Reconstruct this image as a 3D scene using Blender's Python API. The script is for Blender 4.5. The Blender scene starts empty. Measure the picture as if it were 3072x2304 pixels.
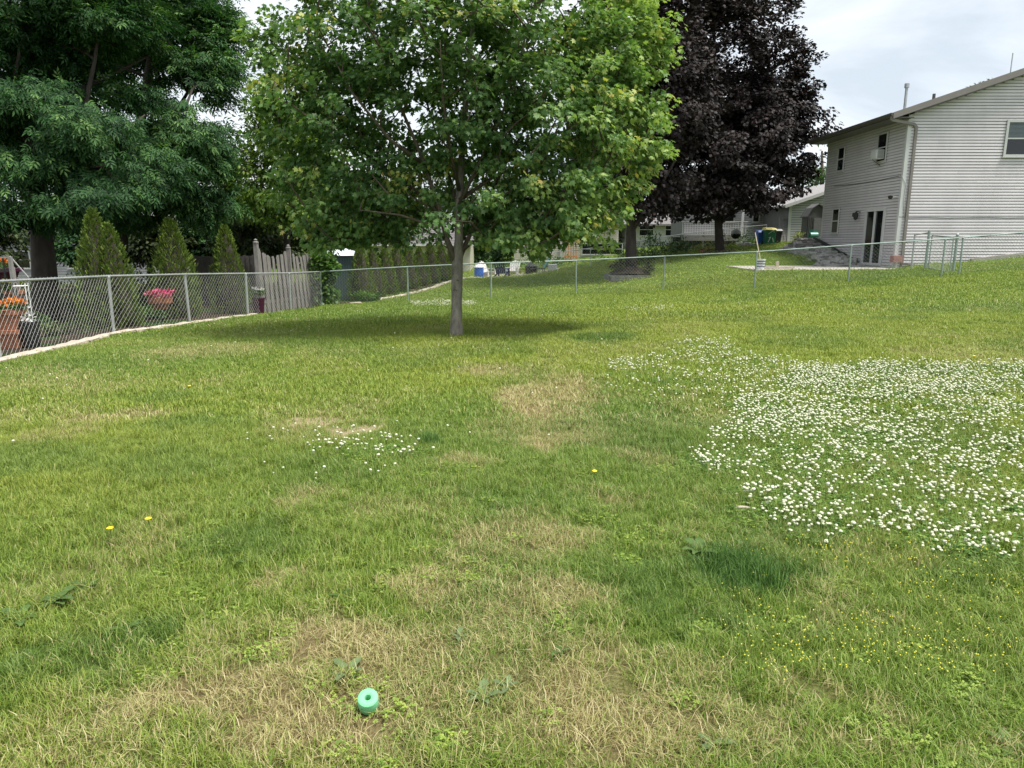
import bpy, bmesh, math, random
import numpy as np
from mathutils import Vector, Matrix

R = math.radians
rng = np.random.default_rng(7)
random.seed(7)
scene = bpy.context.scene
COL = scene.collection

# ------------------------------------------------------------------ camera
PITCH = R(11.48)
F = 709.0
CAMZ = 1.6
cam_d = bpy.data.cameras.new('camera')
cam_d.sensor_width = 36.0
cam_d.lens = F / 1024 * 36.0
cam_d.clip_start = 0.05
cam_d.clip_end = 2000
cam = bpy.data.objects.new('camera', cam_d)
cam.location = (0, 0, CAMZ)
cam.rotation_euler = (R(90) - PITCH, 0, 0)
COL.objects.link(cam)
scene.camera = cam

# ------------------------------------------------------------------ world, sun, exposure
SUN_DIR = Vector((0.36, -0.16, 0.90)).normalized()      # towards the sun
sun_el = math.asin(SUN_DIR.z)
sun_az = math.atan2(SUN_DIR.x, SUN_DIR.y)
world = bpy.data.worlds.new('World')
scene.world = world
world.use_nodes = True
wn, wl = world.node_tree.nodes, world.node_tree.links
wn.clear()
w_out = wn.new('ShaderNodeOutputWorld')
w_bg = wn.new('ShaderNodeBackground')
w_sky = wn.new('ShaderNodeTexSky')
w_sky.sky_type = 'NISHITA'
w_sky.sun_disc = False
w_sky.sun_elevation = sun_el
w_sky.sun_rotation = sun_az
w_sky.altitude = 200
w_sky.dust_density = 1.5
w_tc = wn.new('ShaderNodeTexCoord')
w_map = wn.new('ShaderNodeMapping')
w_map.inputs['Scale'].default_value = (1.0, 1.0, 2.6)
w_n = wn.new('ShaderNodeTexNoise')
w_n.inputs['Scale'].default_value = 2.6
w_n.inputs['Detail'].default_value = 7
w_n.inputs['Roughness'].default_value = 0.55
w_n.inputs['Distortion'].default_value = 0.4
w_r = wn.new('ShaderNodeValToRGB')
w_r.color_ramp.elements[0].position = 0.36
w_r.color_ramp.elements[0].color = (4.6, 5.15, 5.7, 1)
w_r.color_ramp.elements[1].position = 0.62
w_r.color_ramp.elements[1].color = (7.5, 7.75, 7.9, 1)
w_mix = wn.new('ShaderNodeMixRGB')
w_mix.inputs['Fac'].default_value = 0.90
wl.new(w_tc.outputs['Generated'], w_map.inputs['Vector'])
wl.new(w_map.outputs['Vector'], w_n.inputs['Vector'])
wl.new(w_n.outputs['Fac'], w_r.inputs['Fac'])
wl.new(w_sky.outputs['Color'], w_mix.inputs['Color1'])
wl.new(w_r.outputs['Color'], w_mix.inputs['Color2'])
wl.new(w_mix.outputs['Color'], w_bg.inputs['Color'])
w_bg.inputs['Strength'].default_value = 0.054
wl.new(w_bg.outputs['Background'], w_out.inputs['Surface'])

sun_d = bpy.data.lights.new('sun', 'SUN')
sun_d.energy = 2.0
sun_d.angle = R(17)
sun_d.color = (1.0, 0.96, 0.88)
sun = bpy.data.objects.new('sun', sun_d)
sun.rotation_euler = SUN_DIR.to_track_quat('Z', 'Y').to_euler()
COL.objects.link(sun)

scene.render.engine = 'CYCLES'
scene.view_settings.view_transform = 'Standard'
scene.view_settings.look = 'None'
scene.view_settings.exposure = 1.62
scene.view_settings.gamma = 1.0
scene.view_settings.use_curve_mapping = False
scene.cycles.max_bounces = 6
scene.cycles.transparent_max_bounces = 6

# ------------------------------------------------------------------ pixel -> place helpers
FW = np.array([0, math.cos(PITCH), -math.sin(PITCH)])
UPV = np.array([0, math.sin(PITCH), math.cos(PITCH)])
RT = np.array([1.0, 0, 0])
CP = np.array([0, 0, CAMZ])

def rdir(px, py):
    return FW + RT * ((px - 512) / F) + UPV * ((384 - py) / F)

def U(px, py, dep):
    return CP + rdir(px, py) * dep

def on_x(px, py, X):
    d = rdir(px, py); return CP + d * (X / d[0])

def on_y(px, py, Y):
    d = rdir(px, py); return CP + d * (Y / d[1])

def noise2(x, y, s, seed=0, octv=4):
    """cheap smooth value noise, 0..1"""
    x = np.asarray(x, float) / s; y = np.asarray(y, float) / s
    out = np.zeros_like(x); amp = 1.0; tot = 0
    for o in range(octv):
        xi = np.floor(x).astype(np.int64); yi = np.floor(y).astype(np.int64)
        fx = x - xi; fy = y - yi
        fx = fx * fx * (3 - 2 * fx); fy = fy * fy * (3 - 2 * fy)
        def h(a, b):
            n = (a * 374761393 + b * 668265263 + (seed + o * 17) * 974711) & 0x7fffffff
            n = ((n ^ (n >> 13)) * 1274126177) & 0x7fffffff
            return ((n ^ (n >> 16)) & 0xffff) / 65535.0
        v = (h(xi, yi) * (1 - fx) + h(xi + 1, yi) * fx) * (1 - fy) + (h(xi, yi + 1) * (1 - fx) + h(xi + 1, yi + 1) * fx) * fy
        out += v * amp; tot += amp
        amp *= 0.5; x = x * 2.03 + 11.3; y = y * 2.03 + 5.7
    return out / tot

# ground control points (pixel x, pixel y, depth) and plain (x, y, z)
ctrl_px = [(0, 360, 11.05), (114, 334.6, 15.1), (190, 324, 17.6), (248, 316, 20.4), (290, 311, 23), (318, 307, 25),
           (408, 302, 25), (491, 298.4, 24.8), (576, 294.4, 25.6), (663, 290.4, 25.6), (754, 288, 24.3), (848, 282.4, 23.7),
           (941, 277, 23.3), (1024, 268.5, 24.0), (456, 336, 13.1),
           (717, 265.8, 31), (758, 270.6, 26.7), (883, 267.2, 28.0), (894, 265.8, 28.5), (1024, 257, 28.4),
           (631, 279, 31.5), (720, 252, 38), (760, 247, 38.5), (373, 302, 26.5), (420, 292, 32), (463, 279, 40),
           (510, 277, 43), (553, 272.4, 43), (784, 242.5, 45), (600, 262, 48), (684, 251, 47)]
cx = [U(*c) for c in ctrl_px]
cx += [np.array(p, float) for p in [(0, 0, 0), (0, 3, 0), (0, 6, 0), (-3, 3, 0), (3, 3, 0), (4, 6, 0), (-4, 6, -.03), (0, -10, 0), (-12, -10, -.2), (12, -10, .3),
      (0, 9, -.03), (6, 10, .08), (9, 15, .22), (4, 15, -.02),
      (-25, 12, -.7), (-25, 30, -.9), (-25, 50, -1.0), (-10, 55, -.8), (30, 20, 1.6), (30, 40, 2.0), (40, 0, 1.4), (-40, 0, -1),
      (0, 70, .3), (25, 70, 2.2), (-60, 90, -1), (0, 120, .6), (60, 120, 2.2), (120, 60, 3), (-120, 60, -2), (0, -80, 0), (150, -80, 2), (-150, -80, -2), (0, 260, 1), (200, 260, 3), (-200, 260, -1)]]
CX = np.array(cx)
_n = len(CX)
def _phi(r2):
    return 0.5 * r2 * np.log(r2 + 1e-9)
_d2 = ((CX[:, None, :2] - CX[None, :, :2]) ** 2).sum(-1)
_A = np.zeros((_n + 3, _n + 3))
_A[:_n, :_n] = _phi(_d2) + np.eye(_n) * 0.6
_A[:_n, _n] = 1; _A[:_n, _n + 1:] = CX[:, :2]
_A[_n, :_n] = 1; _A[_n + 1:, :_n] = CX[:, :2].T
_w = np.linalg.solve(_A, np.concatenate([CX[:, 2], [0, 0, 0]]))

def H(x, y):
    x = np.atleast_1d(np.asarray(x, float)); y = np.atleast_1d(np.asarray(y, float))
    out = np.empty(x.shape)
    for i in range(0, len(x), 20000):
        xs, ys = x[i:i + 20000], y[i:i + 20000]
        r2 = (xs[:, None] - CX[None, :, 0]) ** 2 + (ys[:, None] - CX[None, :, 1]) ** 2
        out[i:i + 20000] = _phi(r2) @ _w[:_n] + _w[_n] + _w[_n + 1] * xs + _w[_n + 2] * ys
    out = out + (noise2(x, y, 1.4, 3, 3) - .5) * 0.05
    # levelled pad for the patio
    ins = np.clip(np.minimum.reduce([x - 8.6, 15.9 - x, y - 26.5, 32.4 - y]) / .5, 0, 1)
    return out * (1 - ins) + np.minimum(out, .44) * ins

def h(x, y):
    return float(H(x, y)[0])

def G(px, py):
    """where the ray of a pixel meets the ground"""
    d = rdir(px, py)
    t = np.concatenate([np.linspace(1, 60, 1200), np.linspace(60.5, 250, 300)])
    P = CP[None] + t[:, None] * d[None]
    s = P[:, 2] - H(P[:, 0], P[:, 1])
    k = np.where(s < 0)[0]
    if len(k) == 0:
        return P[-1]
    a, b = t[max(k[0] - 1, 0)], t[k[0]]
    for _ in range(18):
        m = (a + b) / 2; p = CP + d * m
        if p[2] < h(p[0], p[1]): b = m
        else: a = m
    return CP + d * a

def gd(px, dep):
    """ground point seen in column px at optical depth dep"""
    lo, hi = -400.0, 1200.0
    for _ in range(40):
        m = (lo + hi) / 2
        p = U(px, m, dep)
        if p[2] > h(p[0], p[1]): lo = m
        else: hi = m
    return U(px, lo, dep)

# ------------------------------------------------------------------ materials
def ramp(nt, fac, stops):
    r = nt.nodes.new('ShaderNodeValToRGB')
    e = r.color_ramp.elements
    while len(e) < len(stops): e.new(0.5)
    for i, (p, c) in enumerate(stops):
        e[i].position = p; e[i].color = (*c, 1)
    nt.links.new(fac, r.inputs['Fac'])
    return r.outputs['Color']

def mat(name, c, rough=0.6, var=0.15, scale=8.0, bump=0.0, metal=0.0, spec=0.5, c2=None, stretch=(1, 1, 1), bscale=None, coord='Object'):
    m = bpy.data.materials.new(name); m.use_nodes = True
    nt = m.node_tree; b = nt.nodes['Principled BSDF']
    tc = nt.nodes.new('ShaderNodeTexCoord')
    mp = nt.nodes.new('ShaderNodeMapping'); mp.inputs['Scale'].default_value = stretch
    nt.links.new(tc.outputs[coord], mp.inputs['Vector'])
    n = nt.nodes.new('ShaderNodeTexNoise'); n.inputs['Scale'].default_value = scale
    n.inputs['Detail'].default_value = 6; n.inputs['Roughness'].default_value = .62
    nt.links.new(mp.outputs['Vector'], n.inputs['Vector'])
    a = tuple(max(0, v * (1 - var)) for v in c)
    d = c2 if c2 else tuple(min(1, v * (1 + var)) for v in c)
    nt.links.new(ramp(nt, n.outputs['Fac'], [(.3, a), (.7, d)]), b.inputs['Base Color'])
    b.inputs['Roughness'].default_value = rough
    b.inputs['Metallic'].default_value = metal
    b.inputs['Specular IOR Level'].default_value = spec
    if bump:
        n2 = nt.nodes.new('ShaderNodeTexNoise'); n2.inputs['Scale'].default_value = bscale or scale * 4
        n2.inputs['Detail'].default_value = 5
        nt.links.new(mp.outputs['Vector'], n2.inputs['Vector'])
        bp = nt.nodes.new('ShaderNodeBump'); bp.inputs['Strength'].default_value = bump; bp.inputs['Distance'].default_value = 0.02
        nt.links.new(n2.outputs['Fac'], bp.inputs['Height'])
        nt.links.new(bp.outputs['Normal'], b.inputs['Normal'])
    return m

def leaf_mat(name, stops, rough=0.5, trans=0.25, spec=0.4, attr='var', kind='GEOMETRY', tboost=1.2):
    m = bpy.data.materials.new(name); m.use_nodes = True
    nt = m.node_tree; b = nt.nodes['Principled BSDF']; out = nt.nodes['Material Output']
    at = nt.nodes.new('ShaderNodeAttribute'); at.attribute_name = attr; at.attribute_type = kind
    c = ramp(nt, at.outputs['Fac'], stops)
    nt.links.new(c, b.inputs['Base Color'])
    b.inputs['Roughness'].default_value = rough
    b.inputs['Specular IOR Level'].default_value = spec
    tr = nt.nodes.new('ShaderNodeBsdfTranslucent')
    mul = nt.nodes.new('ShaderNodeMixRGB'); mul.blend_type = 'MULTIPLY'; mul.inputs['Fac'].default_value = 1
    mul.inputs['Color2'].default_value = (1.15 * tboost, 1.25 * tboost, .6 * tboost, 1)
    nt.links.new(c, mul.inputs['Color1']); nt.links.new(mul.outputs['Color'], tr.inputs['Color'])
    mx = nt.nodes.new('ShaderNodeMixShader'); mx.inputs['Fac'].default_value = trans
    nt.links.new(b.outputs['BSDF'], mx.inputs[1]); nt.links.new(tr.outputs['BSDF'], mx.inputs[2])
    nt.links.new(mx.outputs['Shader'], out.inputs['Surface'])
    return m

M = {}
M['bark_maple'] = mat('maple_bark', (.17, .155, .125), .9, .45, 14, .9, stretch=(1, 1, .35))
M['bark_limb'] = mat('maple_limb_bark', (.085, .070, .050), .9, .4, 10, .7)
M['bark_dark'] = mat('dark_bark', (.045, .036, .030), .95, .4, 5, .6, stretch=(1, 1, .3))
M['twig'] = mat('twig_bark', (.07, .05, .035), .9, .3, 8)
M['galv'] = mat('galvanised_steel', (.44, .46, .46), .42, .16, 5, .1, metal=.55)
M['galv_green'] = mat('weathered_steel', (.30, .37, .34), .5, .2, 5, .1, metal=.4)
M['wire'] = mat('galvanised_wire', (.40, .41, .40), .5, .12, 9, metal=.3)
M['wire_l'] = mat('bright_wire', (.50, .51, .50), .5, .1, 9, metal=.2)
M['wire_old'] = mat('dull_wire', (.22, .25, .23), .5, .15, 9, metal=.4)
M['siding'] = mat('grey_vinyl_siding', (.61, .575, .60), .5, .09, .8, .05, stretch=(1.4, 1.4, .5))
_nt = M['siding'].node_tree; _b = _nt.nodes['Principled BSDF']; _src = _b.inputs['Base Color'].links[0].from_socket
_oi = _nt.nodes.new('ShaderNodeObjectInfo'); _mr = _nt.nodes.new('ShaderNodeMapRange'); _mr.inputs['To Min'].default_value = .93; _mr.inputs['To Max'].default_value = 1.05
_nt.links.new(_oi.outputs['Random'], _mr.inputs['Value'])
_vm = _nt.nodes.new('ShaderNodeVectorMath'); _vm.operation = 'SCALE'; _nt.links.new(_src, _vm.inputs[0]); _nt.links.new(_mr.outputs['Result'], _vm.inputs['Scale']); _nt.links.new(_vm.outputs['Vector'], _b.inputs['Base Color'])
M['siding_b'] = mat('pale_siding', (.46, .46, .47), .55, .06, 1.2)
M['siding_c'] = mat('cream_siding', (.52, .49, .42), .6, .06, 1.2)
M['siding_shade'] = mat('siding_gap_shade', (.33, .32, .32), .8, .1, 3)  # backing kept darker than the boards, painting in the shadow lines under the laps
M['joint_shade'] = mat('shadowed_joint', (.12, .12, .12), .8, .1, 3)  # darker backing for the rear house, lap shadows put into its colour
M['trim'] = mat('white_trim', (.56, .56, .56), .5, .05, 3)
M['trim_w'] = mat('window_vinyl', (.50, .50, .49), .4, .05, 3)
M['fascia'] = mat('taupe_fascia', (.085, .075, .07), .5, .1, 3)
M['fascia_lt'] = mat('grey_taupe_fascia', (.19, .17, .162), .5, .08, 3)
M['soffit'] = mat('soffit', (.12, .11, .105), .6, .08, 3)
M['downspout'] = mat('taupe_aluminium', (.20, .18, .165), .45, .12, 3)
M['shingle'] = mat('asphalt_shingle', (.16, .15, .15), .9, .3, 9, .6)
M['shingle_lt'] = mat('light_shingle', (.27, .26, .26), .9, .25, 9, .6)
M['concrete'] = mat('concrete', (.36, .34, .30), .9, .18, 3, .3)
M['stone_lt'] = mat('pale_stone', (.44, .38, .31), .9, .22, 5, .5)
M['stone_gr'] = mat('grey_stone', (.34, .33, .315), .9, .35, 4, .6)
M['stone_dk'] = mat('dark_stone', (.16, .155, .145), .9, .35, 4, .6)
M['gravel'] = mat('gravel', (.34, .33, .32), .95, .5, 40, .8)
M['mulch'] = mat('mulch', (.045, .032, .024), .95, .5, 30, 1.0)
M['picket'] = mat('weathered_cedar', (.20, .185, .175), .9, .28, 7, .5, stretch=(3, 3, .5))
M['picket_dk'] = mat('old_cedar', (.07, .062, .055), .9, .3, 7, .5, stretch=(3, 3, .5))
M['terracotta'] = mat('terracotta', (.30, .115, .06), .85, .2, 10, .2)
M['black'] = mat('black_plastic', (.014, .014, .016), .45, .2, 10)
M['glossblack'] = mat('black_enamel', (.01, .01, .011), .2, .1, 10)
M['white_p'] = mat('white_plastic', (.72, .73, .74), .4, .05, 5)
M['navy'] = mat('navy_plastic', (.015, .025, .10), .4, .1, 5)
M['blue'] = mat('blue_plastic', (.03, .11, .42), .4, .1, 5)
M['green_p'] = mat('green_plastic', (.015, .14, .07), .4, .1, 5)
M['teal_p'] = mat('teal_plastic', (.03, .20, .16), .4, .1, 5)
M['yellow'] = mat('yellow_plastic', (.72, .62, .02), .4, .05, 5)
M['lilac'] = mat('lilac_plastic', (.35, .18, .50), .4, .05, 5)
M['purple'] = mat('plum_glaze', (.055, .010, .035), .25, .1, 5)
M['orange_wood'] = mat('orange_stained_wood', (.48, .20, .07), .6, .15, 8, stretch=(1, 1, .2))
M['shed_green'] = mat('grey_green_steel', (.075, .115, .115), .6, .08, 3)
M['shed_roof'] = mat('pale_steel_roof', (.60, .66, .72), .5, .05, 3)
M['shed_gray'] = mat('dark_grey_wood', (.105, .103, .105), .8, .12, 6)
M['shed_door'] = mat('mid_grey_wood', (.15, .148, .15), .8, .1, 6)
M['wood_lt'] = mat('pale_timber', (.44, .38, .28), .8, .15, 8)
M['grey_wood'] = mat('grey_timber', (.25, .24, .23), .85, .2, 8)
M['brick_red'] = mat('pinkish_block', (.32, .17, .15), .9, .15, 8)
M['chair_white'] = mat('white_painted_wood', (.66, .65, .62), .5, .06, 5)
M['foam'] = mat('green_foam', (.19, .56, .29), .75, .05, 30, .15)
M['ac'] = mat('white_metal_case', (.66, .67, .68), .4, .05, 5)

def glass_mat(name, c, rough=.06):
    m = bpy.data.materials.new(name); m.use_nodes = True
    b = m.node_tree.nodes['Principled BSDF']
    b.inputs['Base Color'].default_value = (*c, 1); b.inputs['Roughness'].default_value = rough
    b.inputs['Specular IOR Level'].default_value = .6
    return m
M['glass'] = glass_mat('dark_window_glass', (.008, .009, .011))
M['blind'] = mat('window_blind', (.10, .13, .15), .5, .1, 4)

# ------------------------------------------------------------------ object helpers
def link(o, parent=None):
    COL.objects.link(o)
    if parent is not None:
        o.parent = parent
    return o

def tag(o, label=None, cat=None, group=None, kind=None):
    if label: o['label'] = label
    if cat: o['category'] = cat
    if group: o['group'] = group
    if kind: o['kind'] = kind
    return o

def thing(name, loc, label, cat, group=None, rz=0):
    o = bpy.data.objects.new(name, None)
    o.location = Vector(loc); o.rotation_euler = (0, 0, rz); o.empty_display_size = .2
    link(o); tag(o, label, cat, group)
    return o

def base(name):
    return name.split('.')[0]

class MB:
    """mesh collector in plain lists"""
    def __init__(s): s.v = []; s.f = []; s.n = 0
    def add(s, V, Fc):
        s.v.append(np.asarray(V, float)); s.f += [tuple(i + s.n for i in f) for f in Fc]; s.n += len(V); return s
    def box(s, c, sz, rz=0.0, M3=None):
        x, y, z = [a / 2 for a in sz]
        V = np.array([(i, j, k) for i in (-x, x) for j in (-y, y) for k in (-z, z)])
        if M3 is not None: V = V @ np.array(M3).T
        if rz:
            ca, sa = math.cos(rz), math.sin(rz)
            V = V @ np.array([[ca, sa, 0], [-sa, ca, 0], [0, 0, 1]])
        return s.add(V + np.array(c), [(0, 1, 3, 2), (4, 6, 7, 5), (0, 4, 5, 1), (2, 3, 7, 6), (0, 2, 6, 4), (1, 5, 7, 3)])
    def bar(s, a, b, w, t=None, up=(0, 0, 1)):
        a, b = np.array(a, float), np.array(b, float); t = t or w
        d = b - a; L = np.linalg.norm(d); d = d / L
        u = np.array(up, float)
        if abs(d @ u) > .99: u = np.array((0, 1, 0.))
        sx = np.cross(d, u); sx /= np.linalg.norm(sx); uu = np.cross(sx, d)
        V = []
        for p in (a, b):
            for i, j in ((-1, -1), (1, -1), (1, 1), (-1, 1)):
                V.append(p + sx * i * w / 2 + uu * j * t / 2)
        return s.add(V, [(0, 3, 2, 1), (4, 5, 6, 7), (0, 1, 5, 4), (1, 2, 6, 5), (2, 3, 7, 6), (3, 0, 4, 7)])
    def tube(s, pts, rad, sides=6, cap=True):
        pts = [np.array(p, float) for p in pts]
        if not hasattr(rad, '__len__'): rad = [rad] * len(pts)
        V = []; prev = None
        for i, p in enumerate(pts):
            d = pts[min(i + 1, len(pts) - 1)] - pts[max(i - 1, 0)]
            d = d / (np.linalg.norm(d) + 1e-9)
            if prev is None:
                u = np.array((0, 0, 1.)) if abs(d[2]) < .9 else np.array((1., 0, 0))
            else: u = prev
            sx = np.cross(d, u); sx /= (np.linalg.norm(sx) + 1e-9); uu = np.cross(sx, d); prev = uu
            for k in range(sides):
                a = 2 * math.pi * k / sides
                V.append(p + (sx * math.cos(a) + uu * math.sin(a)) * rad[i])
        Fc = []
        for i in range(len(pts) - 1):
            for k in range(sides):
                k2 = (k + 1) % sides
                Fc.append((i * sides + k, i * sides + k2, (i + 1) * sides + k2, (i + 1) * sides + k))
        if cap:
            Fc.append(tuple(range(sides))[::-1]); m = (len(pts) - 1) * sides
            Fc.append(tuple(range(m, m + sides)))
        return s.add(V, Fc)
    def lathe(s, prof, c=(0, 0, 0), sides=20):
        V = []; Fc = []
        for r, z in prof:
            for k in range(sides):
                a = 2 * math.pi * k / sides
                V.append((c[0] + r * math.cos(a), c[1] + r * math.sin(a), c[2] + z))
        for i in range(len(prof) - 1):
            for k in range(sides):
                k2 = (k + 1) % sides
                Fc.append((i * sides + k, i * sides + k2, (i + 1) * sides + k2, (i + 1) * sides + k))
        return s.add(V, Fc)
    def prism(s, outline, axis, a, b):
        """outline in the two other axes, extruded from a to b along axis"""
        n = len(outline); V = []
        for t in (a, b):
            for p, q in outline:
                V.append({'x': (t, p, q), 'y': (p, t, q), 'z': (p, q, t)}[axis])
        Fc = [tuple(range(n))[::-1], tuple(range(n, 2 * n))] + [(i, (i + 1) % n, n + (i + 1) % n, n + i) for i in range(n)]
        return s.add(V, Fc)
    def build(s, name, m, parent=None, smooth=False, bevel=0.0):
        me = bpy.data.meshes.new(name)
        V = np.concatenate(s.v)
        me.from_pydata([tuple(p) for p in V], [], s.f)
        bm = bmesh.new(); bm.from_mesh(me)
        bmesh.ops.recalc_face_normals(bm, faces=bm.faces)
        if bevel: bmesh.ops.bevel(bm, geom=list(bm.edges), offset=bevel, segments=1, affect='EDGES')
        bm.to_mesh(me); bm.free()
        if smooth:
            me.shade_smooth()
        me.materials.append(m)
        o = bpy.data.objects.new(name, me)
        return link(o, parent)

def raw_mesh(name, V, Fc, m, parent=None, attrs=None, smooth=False, face_attr=None):
    """big meshes: V (n,3) array, Fc (k,3|4) array"""
    V = np.asarray(V, np.float32); Fc = np.asarray(Fc, np.int32); k = Fc.shape[1]
    me = bpy.data.meshes.new(name)
    me.vertices.add(len(V)); me.vertices.foreach_set('co', V.ravel())
    me.loops.add(Fc.size); me.loops.foreach_set('vertex_index', Fc.ravel())
    me.polygons.add(len(Fc))
    me.polygons.foreach_set('loop_start', np.arange(0, Fc.size, k, dtype=np.int32))
    me.polygons.foreach_set('loop_total', np.full(len(Fc), k, np.int32))
    if smooth: me.polygons.foreach_set('use_smooth', np.ones(len(Fc), bool))
    for d, dom in ((attrs, 'POINT'), (face_attr, 'FACE')):
        if d:
            for an, av in d.items():
                a = me.attributes.new(an, 'FLOAT', dom); a.data.foreach_set('value', np.asarray(av, np.float32))
    me.update(calc_edges=True)
    if m: me.materials.append(m)
    o = bpy.data.objects.new(name, me)
    return link(o, parent)

def copy_thing(src, loc, rz=None, scale=None, label=None, group=None):
    def rec(o, par):
        c = o.copy(); COL.objects.link(c)
        if par is not None: c.parent = par
        for ch in [q for q in bpy.data.objects if q.parent == o]: rec(ch, c)
        return c
    r = rec(src, None)
    r.location = Vector(loc)
    if rz is not None: r.rotation_euler = (0, 0, rz)
    if scale is not None: r.scale = scale if hasattr(scale, '__len__') else (scale,) * 3
    if label: r['label'] = label
    if group: r['group'] = group
    return r

# ------------------------------------------------------------------ THE GROUND
def grid_axis(lo, hi, step0, grow, c=0.0, flat=6.0):
    out = [c]
    for sgn in (1, -1):
        x = c; s = step0
        while (x < hi) if sgn > 0 else (x > lo):
            if abs(x - c) > flat: s *= grow
            x += sgn * s; out.append(x)
    return np.array(sorted(out))
gx = grid_axis(-320, 320, .11, 1.022, 1.0, 7.0)
gy = grid_axis(-60, 420, .11, 1.018, 5.0, 5.5)
GX, GY = np.meshgrid(gx, gy)
gxf, gyf = GX.ravel(), GY.ravel()
gz = H(gxf, gyf)

# fences as ground polylines (used for masks too)
lf_px = [(-60, 373, 9.6), (0, 360, 11.05), (114, 334.6, 15.1), (190, 324, 17.6), (248, 316, 20.4), (291, 311, 23.0), (322, 307, 25.2)]
LF = [U(*c) for c in lf_px]
LFx = np.array([p[0] for p in LF]); LFy = np.array([p[1] for p in LF])

def left_of_fence(x, y, off=0.0):
    fx = np.interp(y, LFy, LFx)
    return x < fx + off

def ell(x, y, lst, seed):
    """soft noisy union of ellipses given by pixel centre and pixel radii"""
    out = np.zeros_like(x)
    wx = x + (noise2(x, y, .35, seed, 3) - .5) * .45
    wy = y + (noise2(x, y, .35, seed + 9, 3) - .5) * .6
    for (px, py, rx, ry, s) in lst:
        c = G(px, py); e = G(px, max(py - ry, 246)); dep = (c - CP) @ FW
        ax = rx * dep / F; ay = max(abs(e[1] - c[1]), .12)
        q = ((wx - c[0]) / ax) ** 2 + ((wy - c[1]) / ay) ** 2
        out = np.maximum(out, s * np.clip(1.35 - q, 0, 1))
    return np.clip(out, 0, 1)
DRY = [(548, 400, 58, 20, .8), (565, 440, 55, 14, .7), (500, 372, 50, 6, .5), (330, 690, 190, 60, .55), (520, 690, 160, 60, .5), (210, 690, 85, 34, .85), (290, 738, 140, 34, .8), (400, 650, 130, 34, .85), (520, 615, 100, 26, .75), (590, 720, 100, 40, .65), (700, 745, 90, 30, .5),
       (515, 545, 80, 24, .8), (440, 585, 60, 16, .6), (290, 592, 34, 10, .6), (295, 503, 30, 9, .6), (548, 428, 60, 20, .55), (560, 388, 60, 14, .5),
       (205, 350, 65, 7, .45), (115, 418, 60, 9, .5), (60, 436, 40, 8, .4), (780, 682, 40, 14, .5), (890, 700, 40, 18, .5), (985, 740, 40, 15, .5),
       (820, 740, 60, 18, .5), (640, 660, 50, 14, .5), (610, 500, 30, 8, .4), (480, 465, 40, 7, .4), (840, 620, 30, 8, .35), (640, 455, 30, 7, .4), (270, 700, 50, 20, .8), (360, 720, 70, 25, .7)]
BARE = [(456, 338, 13, 2.2, .7), (322, 425, 50, 7, 1.0), (362, 428, 34, 7, 1.0)]
LUSH = [(738, 570, 70, 18, 1.0), (715, 568, 42, 16, 1.0), (765, 572, 40, 14, .9), (90, 660, 100, 34, .55), (150, 640, 50, 22, .6), (650, 590, 50, 34, .5), (255, 540, 60, 14, .45), (436, 437, 16, 4.5, .9), (668, 381, 12, 3.5, .8),
        (990, 368, 20, 3, .6), (30, 460, 90, 18, .45), (200, 425, 60, 8, .4), (600, 338, 40, 5, .7), (700, 620, 60, 20, .35), (330, 470, 60, 18, .3), (960, 570, 60, 20, .4), (480, 640, 20, 8, .4)]
PLG = []
def masks(x, y):
    n1 = noise2(x, y, 1.6, 21, 4); n2 = noise2(x, y, .5, 5, 4); n3 = noise2(x, y, 5.0, 40, 3)
    dry = ell(x, y, DRY, 50)
    dry = np.clip(dry * (.55 + 1.8 * n2), 0, 1)
    near = np.clip(1 - (y - 2) / 20, 0.12, 1)
    dry = np.maximum(dry, np.clip((n1 * .6 + n2 * .4 - .50) * 4.0, 0.02, .6) * near)
    bare = ell(x, y, BARE, 90)
    lush = ell(x, y, LUSH, 70)
    lush = np.maximum(lush, np.clip((noise2(x, y, 1.2, 77, 4) - .56) * 4, 0, .36))
    dry = np.clip(dry * (1 - lush), 0, 1)
    far_ = np.clip((y - 24.5) / 1.5, 0, 1)
    dry = dry * (1 - .8 * far_); n3 = n3 * (1 - far_) + far_ * (.55 + .5 * (n3 - .5)); lush = lush * (1 - .3 * far_)
    tone = n3
    return dry, bare, lush, tone
g_dry, g_bare, g_lush, g_tone = masks(gxf, gyf)
g_gard = np.where(left_of_fence(gxf, gyf, 0.02) & (gyf > 6) & (gyf < 27), 1.0, 0.0)
# bed along the arborvitae hedge, far left
HB = [U(373, 302, 26.5), U(420, 292, 32), U(463, 279, 40)]
hx = np.interp(gyf, [p[1] for p in HB], [p[0] for p in HB])
g_gard = np.maximum(g_gard, np.where((gxf < hx) & (gyf > 25.4) & (gyf < 43), 1.0, 0))
g_gard = np.maximum(g_gard, np.where((gyf >= 25.4) & (gyf < 29) & (gxf < -6), 1.0, 0))

nx_, ny_ = len(gx), len(gy)
ii = np.arange(nx_ * ny_).reshape(ny_, nx_)
gf = np.stack([ii[:-1, :-1].ravel(), ii[:-1, 1:].ravel(), ii[1:, 1:].ravel(), ii[1:, :-1].ravel()], 1)

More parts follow.
